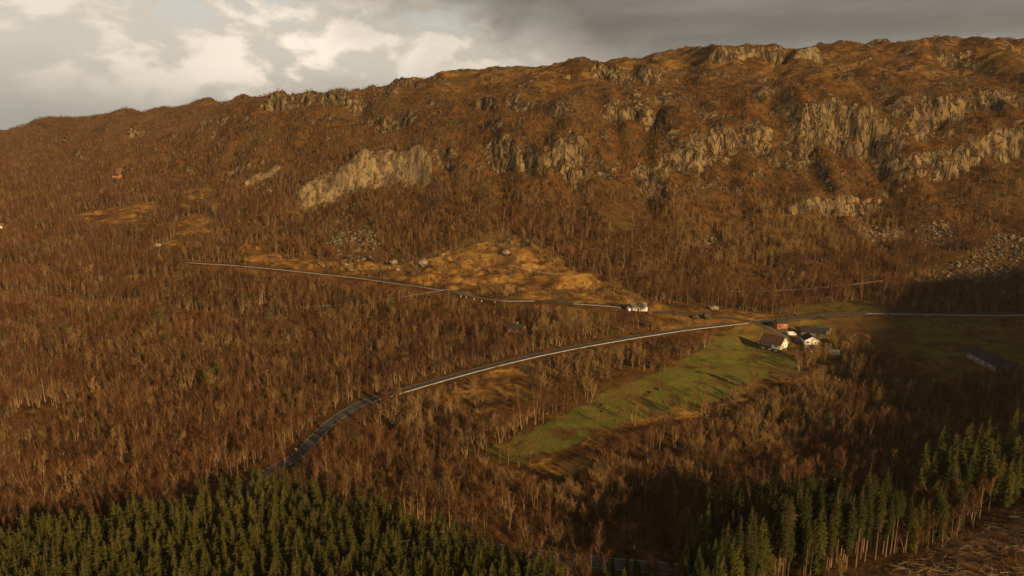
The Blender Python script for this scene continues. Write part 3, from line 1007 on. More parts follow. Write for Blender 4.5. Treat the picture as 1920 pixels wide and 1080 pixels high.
def make_birch(seed, H=11.0, stems=1):
    rng = np.random.default_rng(seed)
    t = TM(); cr = TM()
    for sidx in range(stems):
        lean = rng.normal(0, .05, 2) if stems == 1 else rng.normal(0, .14, 2)
        off = rng.normal(0, .3, 2) * (stems > 1)
        hs = H * (1 if sidx == 0 else rng.uniform(.75, .95))
        zs = np.linspace(0, hs, 8)
        wob = np.cumsum(rng.normal(0, .10, (8, 2)), 0)
        tr = np.column_stack([off[0] + lean[0] * zs + wob[:, 0], off[1] + lean[1] * zs + wob[:, 1], zs])
        tr[0, :2] = off
        rad = np.interp(zs / hs, [0, .1, .6, 1], [.125, .095, .06, .013]) * H / 11
        t.tube(tr, rad, 5, 0)
        nl = 17 if stems == 1 else 11
        for i in range(nl):
            h = rng.uniform(.32, .93)
            base_ = np.array([np.interp(h * hs, zs, tr[:, k]) for k in range(3)])
            a = rng.uniform(0, 2 * np.pi); up = rng.uniform(.9, 1.9)
            d = unit(np.array([math.cos(a), math.sin(a), up]))
            L = (.9 + (1 - h) * 3.9) * H / 11 * rng.uniform(.75, 1.2)
            p = [base_]
            for k in range(3):
                d = unit(d + np.array([0, 0, .12]) + rng.normal(0, .12, 3))
                p.append(p[-1] + d * L / 3)
            p = np.array(p)
            cr.tube(p, [.045, .032, .02, .008], 3, 0)
            nt = int(36 * L / 2 + 14)
            tt = rng.uniform(.15, 1, nt) ** .8 * 3
            ii = np.minimum(tt.astype(int), 2); ff = tt - ii
            P = p[ii] * (1 - ff[:, None]) + p[ii + 1] * ff[:, None]
            Dr = (p[ii + 1] - p[ii]) / (L / 3) * .8 + rng.normal(0, .62, (nt, 3)) + np.array([0, 0, .18])
            cr.blades(P, Dr, rng.uniform(.5, 1.35, nt) * (H / 11), rng.uniform(.018, .034, nt), rng, 1)
    return t, cr


def make_tan(seed, H=11.0):
    """bare broad-leaved tree: several stems opening like a vase, fine pale tops"""
    rng = np.random.default_rng(seed)
    t = TM(); cr = TM()
    ns = rng.integers(2, 5)
    for sidx in range(ns):
        a = rng.uniform(0, 2 * np.pi) if ns > 1 else 0
        sp = rng.uniform(.06, .24)
        hs = H * rng.uniform(.72, .92)
        zs = np.linspace(0, hs, 7)
        r_ = sp * zs + .25
        tr = np.column_stack([np.cos(a) * r_, np.sin(a) * r_, zs]) + np.cumsum(rng.normal(0, .10, (7, 3)), 0) * np.array([1, 1, 0])
        t.tube(tr, np.interp(zs / hs, [0, .5, 1], [.16, .10, .02]), 5, 0)
        for i in range(9):
            h = rng.uniform(.25, .95)
            b_ = np.array([np.interp(h * hs, zs, tr[:, k]) for k in range(3)])
            aa = rng.uniform(0, 2 * np.pi)
            d = unit(np.array([math.cos(aa), math.sin(aa), rng.uniform(.6, 1.6)]))
            L = rng.uniform(1.4, 3.4) * (1.15 - .5 * h)
            p = [b_]
            for k in range(3):
                d = unit(d + np.array([0, 0, .2]) + rng.normal(0, .15, 3))
                p.append(p[-1] + d * L / 3)
            p = np.array(p)
            cr.tube(p, [.05, .035, .022, .008], 3, 0)
            nt = 56
            tt = rng.uniform(.1, 1, nt) ** .7 * 3
            ii = np.minimum(tt.astype(int), 2); ff = tt - ii
            P = p[ii] * (1 - ff[:, None]) + p[ii + 1] * ff[:, None]
            Dr = (p[ii + 1] - p[ii]) / (L / 3) * .7 + rng.normal(0, .6, (nt, 3)) + np.array([0, 0, .45])
            cr.blades(P, Dr, rng.uniform(.5, 1.4, nt), rng.uniform(.018, .032, nt), rng, 1)
    return t, cr


def make_spruce(seed, H=18.0, bare=.06, wid=.135):
    rng = np.random.default_rng(seed)
    t = TM(); cr = TM()
    zs = np.linspace(0, H, 8)
    lean = rng.normal(0, .008, 2)
    tr = np.column_stack([lean[0] * zs, lean[1] * zs, zs])
    t.tube(tr, np.interp(zs / H, [0, .08, .6, 1], [.24, .19, .11, .01]) * H / 18, 6, 0)
    nw = int(H * (1 - bare) * 1.75)
    R0 = H * wid * rng.uniform(.85, 1.15)
    ph = rng.uniform(0, 6.28)
    for i in range(nw):
        h = bare + (1 - bare) * (i + rng.uniform(-.3, .3)) / nw
        h = min(max(h, bare), .985)
        q = (1 - h) / (1 - bare)
        rr = R0 * min(1.0, q * 1.9) ** .75 * (1.0 if q < .8 else 1 - 1.8 * (q - .8)) * rng.uniform(.82, 1.15)
        rr = max(rr, .12)
        nb = int(5 + 4 * min(1, rr))
        for b in range(nb):
            a = ph + i * 2.39 + b / nb * 2 * np.pi + rng.normal(0, .15)
            L = rr * rng.uniform(.72, 1.15)
            z = h * H
            rise = .30 * q - .05 if q > .35 else .25
            c_, s_ = math.cos(a), math.sin(a)
            o = np.array([lean[0] * z, lean[1] * z, z])
            def at(f):
                return o + np.array([c_ * L * f, s_ * L * f, L * (-.42 * (q ** .6) * f ** 1.3 + .12 * f ** 3 + (.5 * f if q < .25 else 0))])
            sd = np.array([-s_, c_, 0])
            w1 = .20 * L + .13
            p0, p1, p2 = at(.05), at(.55), at(1.0)
            dn = np.array([0, 0, -.16 * L - .05])
            # two drooping sprays either side of the branch and a tip
            V = [p0, p1 + sd * w1 + dn * .8, p2, p1 - sd * w1 + dn * .8, p1 + np.array([0, 0, .05])]
            cr.put(V, [(0, 1, 4), (4, 1, 2), (0, 4, 3), (4, 2, 3)], 1)
            m = 5 if L > .7 else 2
            f = rng.uniform(.3, 1.0, m)
            P = np.array([at(x) for x in f])
            Dr = np.column_stack([c_ + rng.normal(0, .7, m), s_ + rng.normal(0, .7, m), rng.normal(-.55, .25, m)])
            cr.blades(P, Dr, rng.uniform(.25, .5, m) * (.5 + .3 * L), rng.uniform(.16, .30, m), rng, 1)
    tip = np.array([lean[0] * H, lean[1] * H, H * .96])
    cr.blades(np.repeat(tip[None], 5, 0), rng.normal(0, .25, (5, 3)) + np.array([0, 0, 1]), .9, .14, rng, 1)
    if bare > .2:                                   # dead sticks on the bare part of the stem
        n = 40
        z = rng.uniform(.12, bare + .08, n) * H; a = rng.uniform(0, 6.28, n)
        P = np.column_stack([lean[0] * z, lean[1] * z, z])
        cr.blades(P, np.column_stack([np.cos(a), np.sin(a), rng.normal(-.25, .2, n)]), rng.uniform(.4, 1.3, n), .035, rng, 0)
    return t, cr


def make_pine(seed, H=11.0):
    rng = np.random.default_rng(seed)
    t = TM(); cr = TM()
    zs = np.linspace(0, H * .95, 7)
    tr = np.column_stack([np.cumsum(rng.normal(0, .12, 7)), np.cumsum(rng.normal(0, .12, 7)), zs]); tr[0, :2] = 0
    t.tube(tr, np.interp(zs / H, [0, .5, 1], [.2, .13, .04]), 6, 0)
    for i in range(34):
        h = rng.uniform(.28, .98)
        b_ = np.array([np.interp(h * H, zs, tr[:, k]) for k in range(3)])
        a = rng.uniform(0, 6.28); L = (1.0 - h) * 3.2 + .5
        e = b_ + np.array([math.cos(a) * L, math.sin(a) * L, rng.uniform(.1, .9)])
        cr.tube([b_, (b_ + e) / 2 + [0, 0, .15], e], [.05, .03, .015], 3, 0)
        n = 44
        C = e + rng.normal(0, .38, (n, 3)) * np.array([1, 1, .6]) - (e - b_) * rng.uniform(0, .35, (n, 1))
        cr.blades(C, rng.normal(0, 1, (n, 3)) + np.array([0, 0, .4]), rng.uniform(.35, .6, n), rng.uniform(.14, .24, n), rng, 1)
    return t, cr


def make_shrub(seed, n=120, h=1.2):
    rng = np.random.default_rng(seed)
    t = TM()
    P = np.column_stack([rng.normal(0, .35, n), rng.normal(0, .35, n), rng.uniform(0, .45, n) * h])
    Dr = np.column_stack([P[:, 0] * 1.2 + rng.normal(0, .4, n), P[:, 1] * 1.2 + rng.normal(0, .4, n), rng.uniform(.5, 1.6, n)])
    t.blades(P, Dr, rng.uniform(.3, .8, n) * h, rng.uniform(.03, .06, n), rng, 1)
    return t


def make_rock(seed, sub=2):
    rng = np.random.default_rng(seed)
    import bmesh
    bm = bmesh.new()
    bmesh.ops.create_icosphere(bm, subdivisions=sub, radius=1.0)
    V = np.array([v.co[:] for v in bm.verts]); F = np.array([[v.index for v in f.verts] for f in bm.faces])
    bm.free()
    for _ in range(9):                              # cleave flat faces off the lump
        nrm = unit(rng.normal(size=3)); cut = rng.uniform(.5, .85)
        d = V @ nrm
        V = V - np.clip(d - cut, 0, None)[:, None] * nrm * .95
    V += rng.normal(0, .025, V.shape)
    V *= np.array([rng.uniform(.9, 1.25), rng.uniform(.75, 1.05), rng.uniform(.62, .9)])
    return V, F


def pattern(kind, t, cr, wood, leaf):
    """trunk mesh, crown mesh and both together"""
    tv, tf, tm = t.get(); cv, cf, cm = cr.get()
    trunk = tri_mesh(kind + '_trunk', tv, tf, [wood])
    crown = tri_mesh(kind + '_crown', cv, cf, [wood, leaf], cm)
    whole = tri_mesh(kind, np.vstack([tv, cv]), np.vstack([tf, cf + len(tv)]), [wood, leaf], np.concatenate([tm * 0, cm]))
    return trunk, crown, whole


PAT = {
    'birch': [pattern('birch', *make_birch(s, 11.0, st), M['birch_bark'], M['birch_twigs']) for s, st in ((1, 1), (2, 1), (3, 2), (4, 1), (5, 1), (6, 3), (7, 1), (8, 2))],
    'tan': [pattern('broadleaf', *make_tan(s), M['tan_bark'], M['tan_twigs']) for s in (11, 12, 13, 14, 15, 16)],
    'round': [pattern('round_tree', *make_tan(s), M['tan_bark'], M['alder_twigs']) for s in (17, 18, 19, 20)],
    'spruce': [pattern('spruce', *make_spruce(s, 18.0, .05, wd), M['spruce_bark'], M['spruce_needles']) for s, wd in ((21, .12), (22, .135), (23, .11), (24, .125), (25, .145), (26, .115), (27, .13), (28, .10))],
    'tall': [pattern('tall_spruce', *make_spruce(s, 24.0, br, .07), M['spruce_bark'], M['spruce_needles_shaded']) for s, br in ((31, .55), (32, .40), (33, .6), (34, .30), (35, .48), (36, .22), (37, .36))],
    'pine': [pattern('pine', *make_pine(s), M['spruce_bark'], M['pine_needles']) for s in (41, 42, 43)],
}
SHRUBS = [tri_mesh('shrub', *make_shrub(s).get()[:2], [M['shrub_twigs']]) for s in (51, 52, 53, 54)]
ROCKS = [make_rock(60 + s, 2) for s in range(6)]
ROCKM = [tri_mesh('stone', V, F, [M['scree_stone']]) for V, F in ROCKS]


def scatter_stuff(name, meshes, x, y, z, rot, scl, idx, label, cat):
    """a mass nobody could count: one object that carries every plant of it"""
    me = D.meshes.new(name)
    me.vertices.add(len(x)); me.vertices.foreach_set('co', np.stack([x, y, z], 1).astype(np.float32).ravel())
    for nm, tp, dat in (('rot', 'FLOAT', rot), ('idx', 'INT', idx)):
        a = me.attributes.new(nm, tp, 'POINT'); a.data.foreach_set('value', np.asarray(dat, np.int32 if tp == 'INT' else np.float32))
    a = me.attributes.new('scl', 'FLOAT_VECTOR', 'POINT'); a.data.foreach_set('vector', np.asarray(scl, np.float32).ravel())
    o = link(name, me)
    tag(o, label, cat, None, 'stuff')
    col = D.collections.new(name + '_patterns')
    for i, q in enumerate(meshes):
        po = D.objects.new('%s_pattern_%02d' % (name, i), q)
        col.objects.link(po)
    g = D.node_groups.new(name, 'GeometryNodeTree')
    g.interface.new_socket('Geometry', in_out='INPUT', socket_type='NodeSocketGeometry')
    g.interface.new_socket('Geometry', in_out='OUTPUT', socket_type='NodeSocketGeometry')
    N, Lk = g.nodes, g.links
    gi, go = N.new('NodeGroupInput'), N.new('NodeGroupOutput')
    ci = N.new('GeometryNodeCollectionInfo'); ci.inputs['Collection'].default_value = col
    ci.inputs['Separate Children'].default_value = True; ci.inputs['Reset Children'].default_value = True
    ip = N.new('GeometryNodeInstanceOnPoints'); ip.inputs['Pick Instance'].default_value = True

    def named(nm, tp):
        q = N.new('GeometryNodeInputNamedAttribute'); q.data_type = tp; q.inputs['Name'].default_value = nm
        return q.outputs[0]
    cx = N.new('ShaderNodeCombineXYZ'); Lk.new(named('rot', 'FLOAT'), cx.inputs[2])
    er = N.new('FunctionNodeEulerToRotation'); Lk.new(cx.outputs[0], er.inputs[0])
    Lk.new(gi.outputs[0], ip.inputs['Points']); Lk.new(ci.outputs[0], ip.inputs['Instance'])
    Lk.new(named('idx', 'INT'), ip.inputs['Instance Index']); Lk.new(er.outputs[0], ip.inputs['Rotation'])
    Lk.new(named('scl', 'FLOAT_VECTOR'), ip.inputs['Scale']); Lk.new(ip.outputs[0], go.inputs[0])
    md = o.modifiers.new('scatter', 'NODES'); md.node_group = g
    return o


# ------------------------------------------------------------------ where things grow
RNG = np.random.default_rng(2024)


def jitter_grid(x0, x1, y0, y1, st):
    X, Y = np.meshgrid(np.arange(x0, x1, st), np.arange(y0, y1, st))
    X = X.ravel() + RNG.uniform(-.5, .5, X.size) * st
    Y = Y.ravel() + RNG.uniform(-.5, .5, Y.size) * st
    return X, Y


def in_cone(x, y, side=45.0):
    return (np.abs(x) < 0.775 * y + side) & (y > 120)


def road_gap(x, y, gap=1.6):
    k = np.zeros(x.shape, bool)
    for c, cz, wd in roads:
        d, _ = poly_dist(x, y, c, 14)
        k |= d < wd / 2 + gap
    return k


def warp(x, y, a=4.0):
    return x + a * perlin(x / 11, y / 11, 3), y + a * perlin(x / 11, y / 11, 13)


# spruce plantations, as outlines on the ground
STAND_L = np.array([(-230, 120), (-190, 150), (-150, 166), (-128, 172), (-112, 184), (-98, 193), (-86, 206), (-76, 208), (-64, 204), (-55, 199), (-46, 194), (-36, 189), (-27, 183), (-18, 176), (-8, 170), (2, 164), (8, 160), (13, 155), (12, 132), (-40, 120)], float)
STAND_R = np.array([(41, 146), (43, 160), (48, 172), (54, 180), (63, 185), (74, 187), (84, 186), (92, 184), (98, 182), (108, 178), (112, 172), (104, 170), (97, 167), (88, 164), (76, 161), (62, 156), (52, 148), (38, 140)], float)
STAND_C = np.array([(124, 196), (132, 206), (152, 220), (180, 228), (190, 206), (165, 194), (142, 188)], float)
STAND_S = np.array([(18, 152), (21, 166), (27, 172), (36, 170), (35, 156), (30, 150)], float)
GROVE_R = np.array([(106, 172), (116, 182), (132, 194), (146, 190), (134, 180), (122, 172), (110, 168)], float)

BARE = [FIELD, FIELD2, FIELD3, SLOPE, MEADOW, YARD, LOGGED, RIDE] + CLEAR_L[:3]
THIN = [(FRINGE, .22), (WIRES, .12), (STRIP, .15), (BANK, .13), (FORESTGAP, .12), (CLEAR_L[3], .3)]

x, y = jitter_grid(-1200, 760, 140, 1580, 3.25)
k = in_cone(x, y)
x, y = x[k], y[k]
wx, wy = warp(x, y)
dens = np.clip(0.92 + 1.0 * fbm(x / 38, y / 38, 3, 101), .06, 1.0)
for a_ in BARE:
    dens[inside(wx, wy, a_)] = 0
FRONT_R = np.array([(30, 110), (38, 148), (62, 158), (88, 166), (106, 173), (118, 182), (150, 190), (160, 110)], float)
dens[inside(x, y, FRONT_R)] *= .05
for a_ in TANZONES[:2]:
    dens[inside(wx, wy, a_)] *= .66
for a_, q in THIN:
    dens[inside(*warp(x, y, 11), a_)] *= q
for a_ in SCREE:
    dens[inside(wx, wy, a_)] *= .12
for a_ in (STAND_L, STAND_R, STAND_S):
    dens[inside(x, y, a_)] = 0
dens[inside(x, y, STAND_C)] *= .3
zz = ground(x, y)
sl_ = sample(GSLOPE, x, y)
rk_ = sample(rock, x, y)
dens *= 1 - sstep(1.1, 2.0, sl_) * .85
dens *= 1 - .35 * np.clip(rk_, 0, 1)
tl = 176 + 14 * fbm(x / 45, y / 45, 2, 111) + 30 * sstep(-150, -420, x)        # tree line
dens *= 1 - .93 * sstep(tl, tl + 22, zz)
hillk_ = sstep(30, 100, zz)
dens *= 1 - .12 * hillk_
dens[road_gap(x, y, 3.2)] = 0
keep = RNG.uniform(0, 1, x.size) < dens
x, y, zz, hillk_ = x[keep], y[keep], zz[keep], hillk_[keep]
tan_p = np.full(x.shape, .20) + .40 * sstep(.15, .6, fbm(x / 45, y / 45, 2, 121))
for a_ in TANZONES:
    tan_p[inside(*warp(x, y, 8), a_)] = .88
is_tan = RNG.uniform(0, 1, x.size) < tan_p
is_pine = (RNG.uniform(0, 1, x.size) < .0016 + .008 * sstep(.45, .75, fbm(x / 90, y / 90, 2, 131))) & (zz < 150)
tree_h = (RNG.uniform(.62, 1.08, x.size)) * (1 - .42 * hillk_) * (1 - .42 * sstep(110, 190, zz))
tree_h *= 1 + .30 * fbm(x / 26, y / 26, 2, 141)
tree_h[inside(x, y, BANK)] *= .6

# spruces
def plant(poly, st, seed):
    X, Y = jitter_grid(poly[:, 0].min(), poly[:, 0].max(), poly[:, 1].min(), poly[:, 1].max(), st)
    q = inside(X, Y, poly) & ~road_gap(X, Y, 1.0)
    return X[q], Y[q]


SPR = []                                               # x, y, height scale, kind, stand
for poly, st, kind, hh, nm in ((STAND_L, 2.75, 'spruce', (.64, 1.04), 'L'), (STAND_R, 2.55, 'mix', (.66, 1.04), 'R'), (STAND_C, 4.6, 'spruce', (.8, 1.2), 'C'), (GROVE_R, 6.0, 'spruce', (.6, .95), 'R'), (STAND_S, 3.4, 'spruce', (.36, .58), 'S')):
    X, Y = plant(poly, st, 0)
    for a_, b_ in zip(X, Y):
        if kind == 'mix':
            kd = 'tall' if RNG.uniform() < (.9 if a_ > 70 else .6) else 'spruce'
            SPR.append((a_, b_, RNG.uniform(*hh) * (1.0 if kd == 'tall' else 1.15) * (.72 + .28 * float(sstep(44, 64, a_))), kd, nm))
        else:
            SPR.append((a_, b_, RNG.uniform(*hh), kind, nm))

# growth on the near side of roads, field and yards is kept low: trees shortened or dropped so the camera sees past them
def keep_low(line, slack, drop, H_=11.0):
    global tree_h
    px = np.array(line, float)
    u0, v0, _ = to_px(x, y, zz)
    u1, v1, _ = to_px(x, y, zz + tree_h * H_)
    vr = np.interp(u0, px[:, 0], px[:, 1], left=-1e4, right=-1e4) + slack
    hit = (v0 > vr) & (v1 < vr) & (vr > 0)
    f = np.where(hit, (v0 - vr) / np.maximum(v0 - v1, 1e-3), 1.0)
    tree_h = np.where(hit, np.maximum(tree_h * f * RNG.uniform(.75, 1.0, x.size), 0), tree_h)
    gone[hit & (tree_h < .16)] = True


gone = np.zeros(x.shape, bool)
keep_low([(540,872),(560,858),(600,820),(640,786),(680,762),(705,752)], 2, 1)
keep_low([(760,736),(830,717),(900,698),(980,677),(1060,659),(1140,644),(1220,631),(1300,620),(1410,610)], 2, 1)
keep_low([(350,494),(380,497),(440,500),(520,508),(600,517),(680,526),(760,537),(830,548),(880,560),(915,569),(950,571),(1010,568),(1080,574),(1150,579),(1180,586),(1215,588)], 0, 1)
keep_low([(895,842),(940,872),(985,884),(1050,896),(1113,872)], 0, 1)
keep_low([(1110,822),(1150,806),(1220,784),(1290,775),(1360,770),(1400,745),(1440,716),(1490,706),(1500,690),(1540,672),(1580,668)], 9, 1)
keep_low([(940,606),(1000,612)], 4, 1)
keep_low([(205,330),(236,330)], 2, 1)
keep_low([(0,428),(8,428)], 0, 1)
keep_low([(1400,592),(1500,596),(1600,588),(1930,592)], 0, 1)
keep_low([(1820,676),(1900,692)], 0, 1)
for _b in CLIFFS[:7] + CLIFFS[15:17]:
    _q = np.array(_b[0], float)
    _o = np.argsort(_q[:, 0])
    keep_low(np.column_stack([_q[_o, 0], _q[_o, 1] + _b[1] * .42]), 0, 1, 8.0)
for a_, sl2 in ((CLEAR_L[0], 0), (CLEAR_L[1], 0), (CLEAR_L[2], 0)):
    uu, vv, _ = to_px(a_[:, 0], a_[:, 1], base(a_[:, 0], a_[:, 1]))
    _us = np.linspace(uu.min() + 2, uu.max() - 2, 8)
    keep_low([(q, vv[np.abs(uu - q) < 40].max() - 4) for q in _us], 0, 1)
x, y, zz, hillk_, is_tan, is_pine, tree_h = (q[~gone] for q in (x, y, zz, hillk_, is_tan, is_pine, tree_h))

# a mixed fringe of slender birches at the right-hand edge of the tall spruces
X, Y = plant(GROVE_R, 2.9, 0)
gx_, gy_ = X, Y
x = np.concatenate([x, gx_]); y = np.concatenate([y, gy_]); zz = ground(x, y)
is_tan = np.concatenate([is_tan, np.zeros(len(gx_), bool)]); is_pine = np.concatenate([is_pine, np.zeros(len(gx_), bool)])
tree_h = np.concatenate([tree_h, RNG.uniform(.72, 1.1, len(gx_))])


def add_tree(name, pats, px, py, scale, rot, label, cat, group, wide=1.0):
    r = link(name, None, None, (px, py, float(ground(px, py)) - .12), rot)
    r.scale = (scale * wide, scale * wide, scale)
    tag(r, label, cat, group)
    link('trunk', pats[0], r)
    link('crown', pats[1], r)
    return r


SPRUCE_REGION = area((0, 985), (200, 925), (400, 868), (560, 868), (700, 915), (830, 960), (1050, 1050), (1060, 1090), (0, 1090))


def in_view(x, y, z):
    u, v, d = to_px(x, y, z)
    return (u > 2) & (u < 1918) & (v > 5) & (v < 1072), d, u, v


def hidden_by_spruce(u, v):
    edge = np.interp(u, [0, 150, 300, 400, 560, 700, 830, 1050, 1180, 1230, 1240, 1320, 1500, 1650, 1700, 1760], [985, 935, 885, 868, 872, 915, 960, 1050, 1080, 1080, 960, 890, 890, 900, 1000, 1080])
    return v > edge - 8


WOOD_LOC = [
    ('bare birch in the wood left of the road behind the spruces', 'birches in the wood on the left', lambda a, b: a < np.interp(b, [0, 222, 250, 300, 420, 2000], [-86, -92, -84, -62, 40, 40])),
    ('bare birch between the green field and the dark spruces', 'birches below the green field', lambda a, b: b < np.interp(a, [-60, 0, 60, 120, 200], [262, 256, 262, 275, 290])),
    ('bare birch between the lower road and the green field', 'birches between the road and the green field', lambda a, b: a < 62),
    ('bare birch in the shaded wood below the farm', 'birches in the shaded wood on the right', lambda a, b: a > -1e9),
]
TAN_LOC = [
    ('bare tan tree of several stems in the birch wood on the left', 'tan trees in the wood on the left', WOOD_LOC[0][2]),
    ('bare tan tree below the straw slope of the green field', 'tan trees below the green field', WOOD_LOC[1][2]),
    ('bare tan tree between the lower road and the green field', 'tan trees between the road and the field', lambda a, b: a < 62),
    ('bare tan tree in the thicket below the farm', 'tan trees of the thicket below the farm', lambda a, b: a > -1e9),
]


PINES = [(125, 645, 1.0), (303, 622, 1.05), (314, 668, 1.05), (397, 742, 1.1), (412, 722, 1.0), (505, 618, .9), (735, 600, 1.1), (520, 765, .8), (617, 445, .8), (210, 615, .8), (470, 575, .7),
         (1552, 820, .8), (80, 470, .6), (340, 540, .7), (840, 605, .7), (1430, 190, .6), (1365, 185, .55), (1345, 190, .5), (1580, 480, .6), (1130, 420, .55), (550, 335, .55), (1180, 450, .6)]
is_pine[:] = False


def choose(mask, n, h):
    ok, d, u, v = in_view(x, y, zz + h)
    size = tree_h / np.maximum(d, 1)
    c = np.where(mask & ok & ~hidden_by_spruce(u, v))[0]
    return c[np.argsort(-size[c])[:n]]


is_round = is_tan & (RNG.uniform(0, 1, x.size) < .75)
for a_ in TANZONES:
    is_round[inside(x, y, a_) & (RNG.uniform(0, 1, x.size) < .85)] = False
rotz = RNG.uniform(0, 6.283, x.size)
wide = RNG.uniform(.85, 1.2, x.size)
single = np.zeros(x.shape, bool)
ROUND_LOC = [(lab.replace('bare tan tree of several stems', 'bare dark brown bushy tree').replace('bare tan tree', 'bare dark brown bushy tree'), grp.replace('tan trees', 'brown bushy trees'), fn) for lab, grp, fn in TAN_LOC]
for mask, nm, key, locs, cat, h, cnt in ((~is_tan & ~is_pine, 'birch_tree', 'birch', WOOD_LOC, 'birch', 9.0, 290), (is_tan & ~is_round, 'broadleaf_tree', 'tan', TAN_LOC, 'tree', 9.0, 180), (is_round, 'broadleaf_tree', 'round', ROUND_LOC, 'tree', 9.0, 110)):
    for i in choose(mask, cnt, h):
        for lab, grp, fn in locs:
            if fn(x[i], y[i]):
                break
        vi = int(RNG.integers(len(PAT[key])))
        size_ = 'young' if tree_h[i] < .5 else ('tall' if tree_h[i] > .95 else 'middling')  # smallest class includes trees shortened to clear the camera's view
        stem_ = (('twin-stemmed', 'three-stemmed')[vi == 5] if vi in (2, 5, 7) else 'single-stemmed') if key == 'birch' else ''
        lab2 = ' '.join(q for q in (size_, stem_, lab) if q)
        add_tree(nm, PAT[key][vi], x[i], y[i], tree_h[i], rotz[i], lab2, cat, ' '.join(q for q in (size_, stem_, grp) if q), wide[i])
        single[i] = True
PINE_WORDS = ['in the birches at the far left below the wires', 'upper one of a pair in the birch wood on the left', 'lower one of a pair in the birch wood on the left', 'left and lower of two in the wood left of the road',
              'right and upper of two in the wood left of the road', 'in the birches below the sagging wires', 'bushy, standing between the two roads', 'small, among the birches left of the road bend', 'dark, on the slope beneath the pale rock dome',
              'in the birches left of the pair', 'small, right beneath the lowest point of the wires', 'lit tip rising from the shaded thicket on the right', 'far left on the hazy slope', 'small, just below the left end of the upper road',
              'small, between upper road and red cabin', 'rightmost of three above the cliffs', 'middle of three above the cliffs', 'leftmost of three above the cliffs', 'at the hill foot beside the right scree', 'on the slope below the central cliff',
              'just left of the pale rock dome', 'low on the slope right of the straw clearing']
for (pu, pv_, ps), wd_ in zip(PINES, PINE_WORDS):
    pp = sight([(pu, pv_)])[0]
    add_tree('pine_tree', PAT['pine'][int(RNG.integers(3))], float(pp[0]), float(pp[1]), ps * 1.2, RNG.uniform(0, 6.28), 'green pine ' + wd_, 'pine', 'pines among the bare trees')
for mask, key, nm, lab, cat in ((~is_tan & ~single, 'birch', 'birch_forest', 'brown mass of bare birches covering the hillside and the valley', 'birch forest'),
                                (is_round & ~single, 'round', 'bushy_forest', 'dark brown mass of bare bushy trees among the birches', 'bare forest'),
                                (is_tan & ~is_round & ~single, 'tan', 'broadleaf_forest', 'tan mass of bare broad-leaved trees at the foot of the hill', 'bare forest')):
    i = np.where(mask)[0]
    s3 = np.column_stack([tree_h[i] * wide[i], tree_h[i] * wide[i], tree_h[i]])
    scatter_stuff(nm, [q[2] for q in PAT[key]], x[i], y[i], zz[i] - .15, rotz[i], s3, RNG.integers(0, len(PAT[key]), len(i)), lab, cat)
print('trees', len(x), 'pines', int(is_pine.sum()))

# spruces: the largest in view one by one, the rest of the plantation as a mass
sx = np.array([q[0] for q in SPR]); sy = np.array([q[1] for q in SPR]); sh = np.array([q[2] for q in SPR])
skind = np.array([q[3] for q in SPR]); sst = np.array([q[4] for q in SPR])
sz = ground(sx, sy)
top = sz + sh * np.where(skind == 'tall', 24, 18)
ok, d, u, v = in_view(sx, sy, top - 1.0)
sel = np.where(ok)[0]
sel = sel[np.argsort(-(sh * np.where(skind == 'tall', 24, 18) / d)[sel])[:296]]
SLAB = {
 'L': ('dark green spruce of the dense plantation at the lower left', 'spruces of the plantation on the left'),
 'R': ('spruce of the plantation at the lower right', 'spruces of the plantation on the right'),
 'C': ('shaded dark green spruce in the clump at the right edge beyond the logged slope', 'spruces in the clump at the right edge'),
 'S': ('small young spruce beside the stretch of road at the bottom', 'young spruces by the road at the bottom'),
}
for i in sel:
    lab, grp = SLAB[sst[i]]
    if sst[i] == 'R':
        lab, grp = (('tall spruce with a long bare sunlit stem in the plantation at the lower right', 'bare-stemmed spruces on the right') if skind[i] == 'tall' else
                    ('full-crowned dark spruce in the plantation at the lower right', 'full-crowned spruces on the right'))
    sz_ = 'short' if sh[i] < .82 else ('tall' if sh[i] > .98 else 'middling')
    if sst[i] == 'L':
        wh_ = 'towards its left end' if sx[i] < -60 else ('in its middle' if sx[i] < -25 else 'towards its right end')
        lab, grp = sz_ + ' dark green spruce of the lower left plantation, ' + wh_, sz_ + ' spruces of the left plantation ' + wh_
    elif sst[i] == 'R':
        wh_ = 'near its left end' if sx[i] < 55 else ('in its middle' if sx[i] < 82 else 'near its right end')
        lab = sz_ + (' bare-stemmed' if skind[i] == 'tall' else ' full-crowned') + ' spruce of the lower right plantation, ' + wh_
        grp = sz_ + (' bare-stemmed' if skind[i] == 'tall' else ' full-crowned') + ' spruces of the right plantation ' + wh_
    P_ = PAT[skind[i]]
    add_tree('spruce_tree', P_[int(RNG.integers(len(P_)))], sx[i], sy[i], sh[i], RNG.uniform(0, 6.28), lab, 'spruce', grp)
rest = np.setdiff1d(np.arange(len(sx)), sel)
for kd in ('spruce', 'tall'):
    i = rest[skind[rest] == kd]
    if len(i):
        scatter_stuff('spruce_forest', [q[2] for q in PAT[kd]], sx[i], sy[i], sz[i] - .12, RNG.uniform(0, 6.28, len(i)), np.repeat(sh[i][:, None], 3, 1), RNG.integers(0, len(PAT[kd]), len(i)),
                      'rest of the dense dark green spruce plantation' if kd == 'spruce' else 'rest of the tall spruces with bare stems', 'spruce forest')
print('spruces', len(sx))

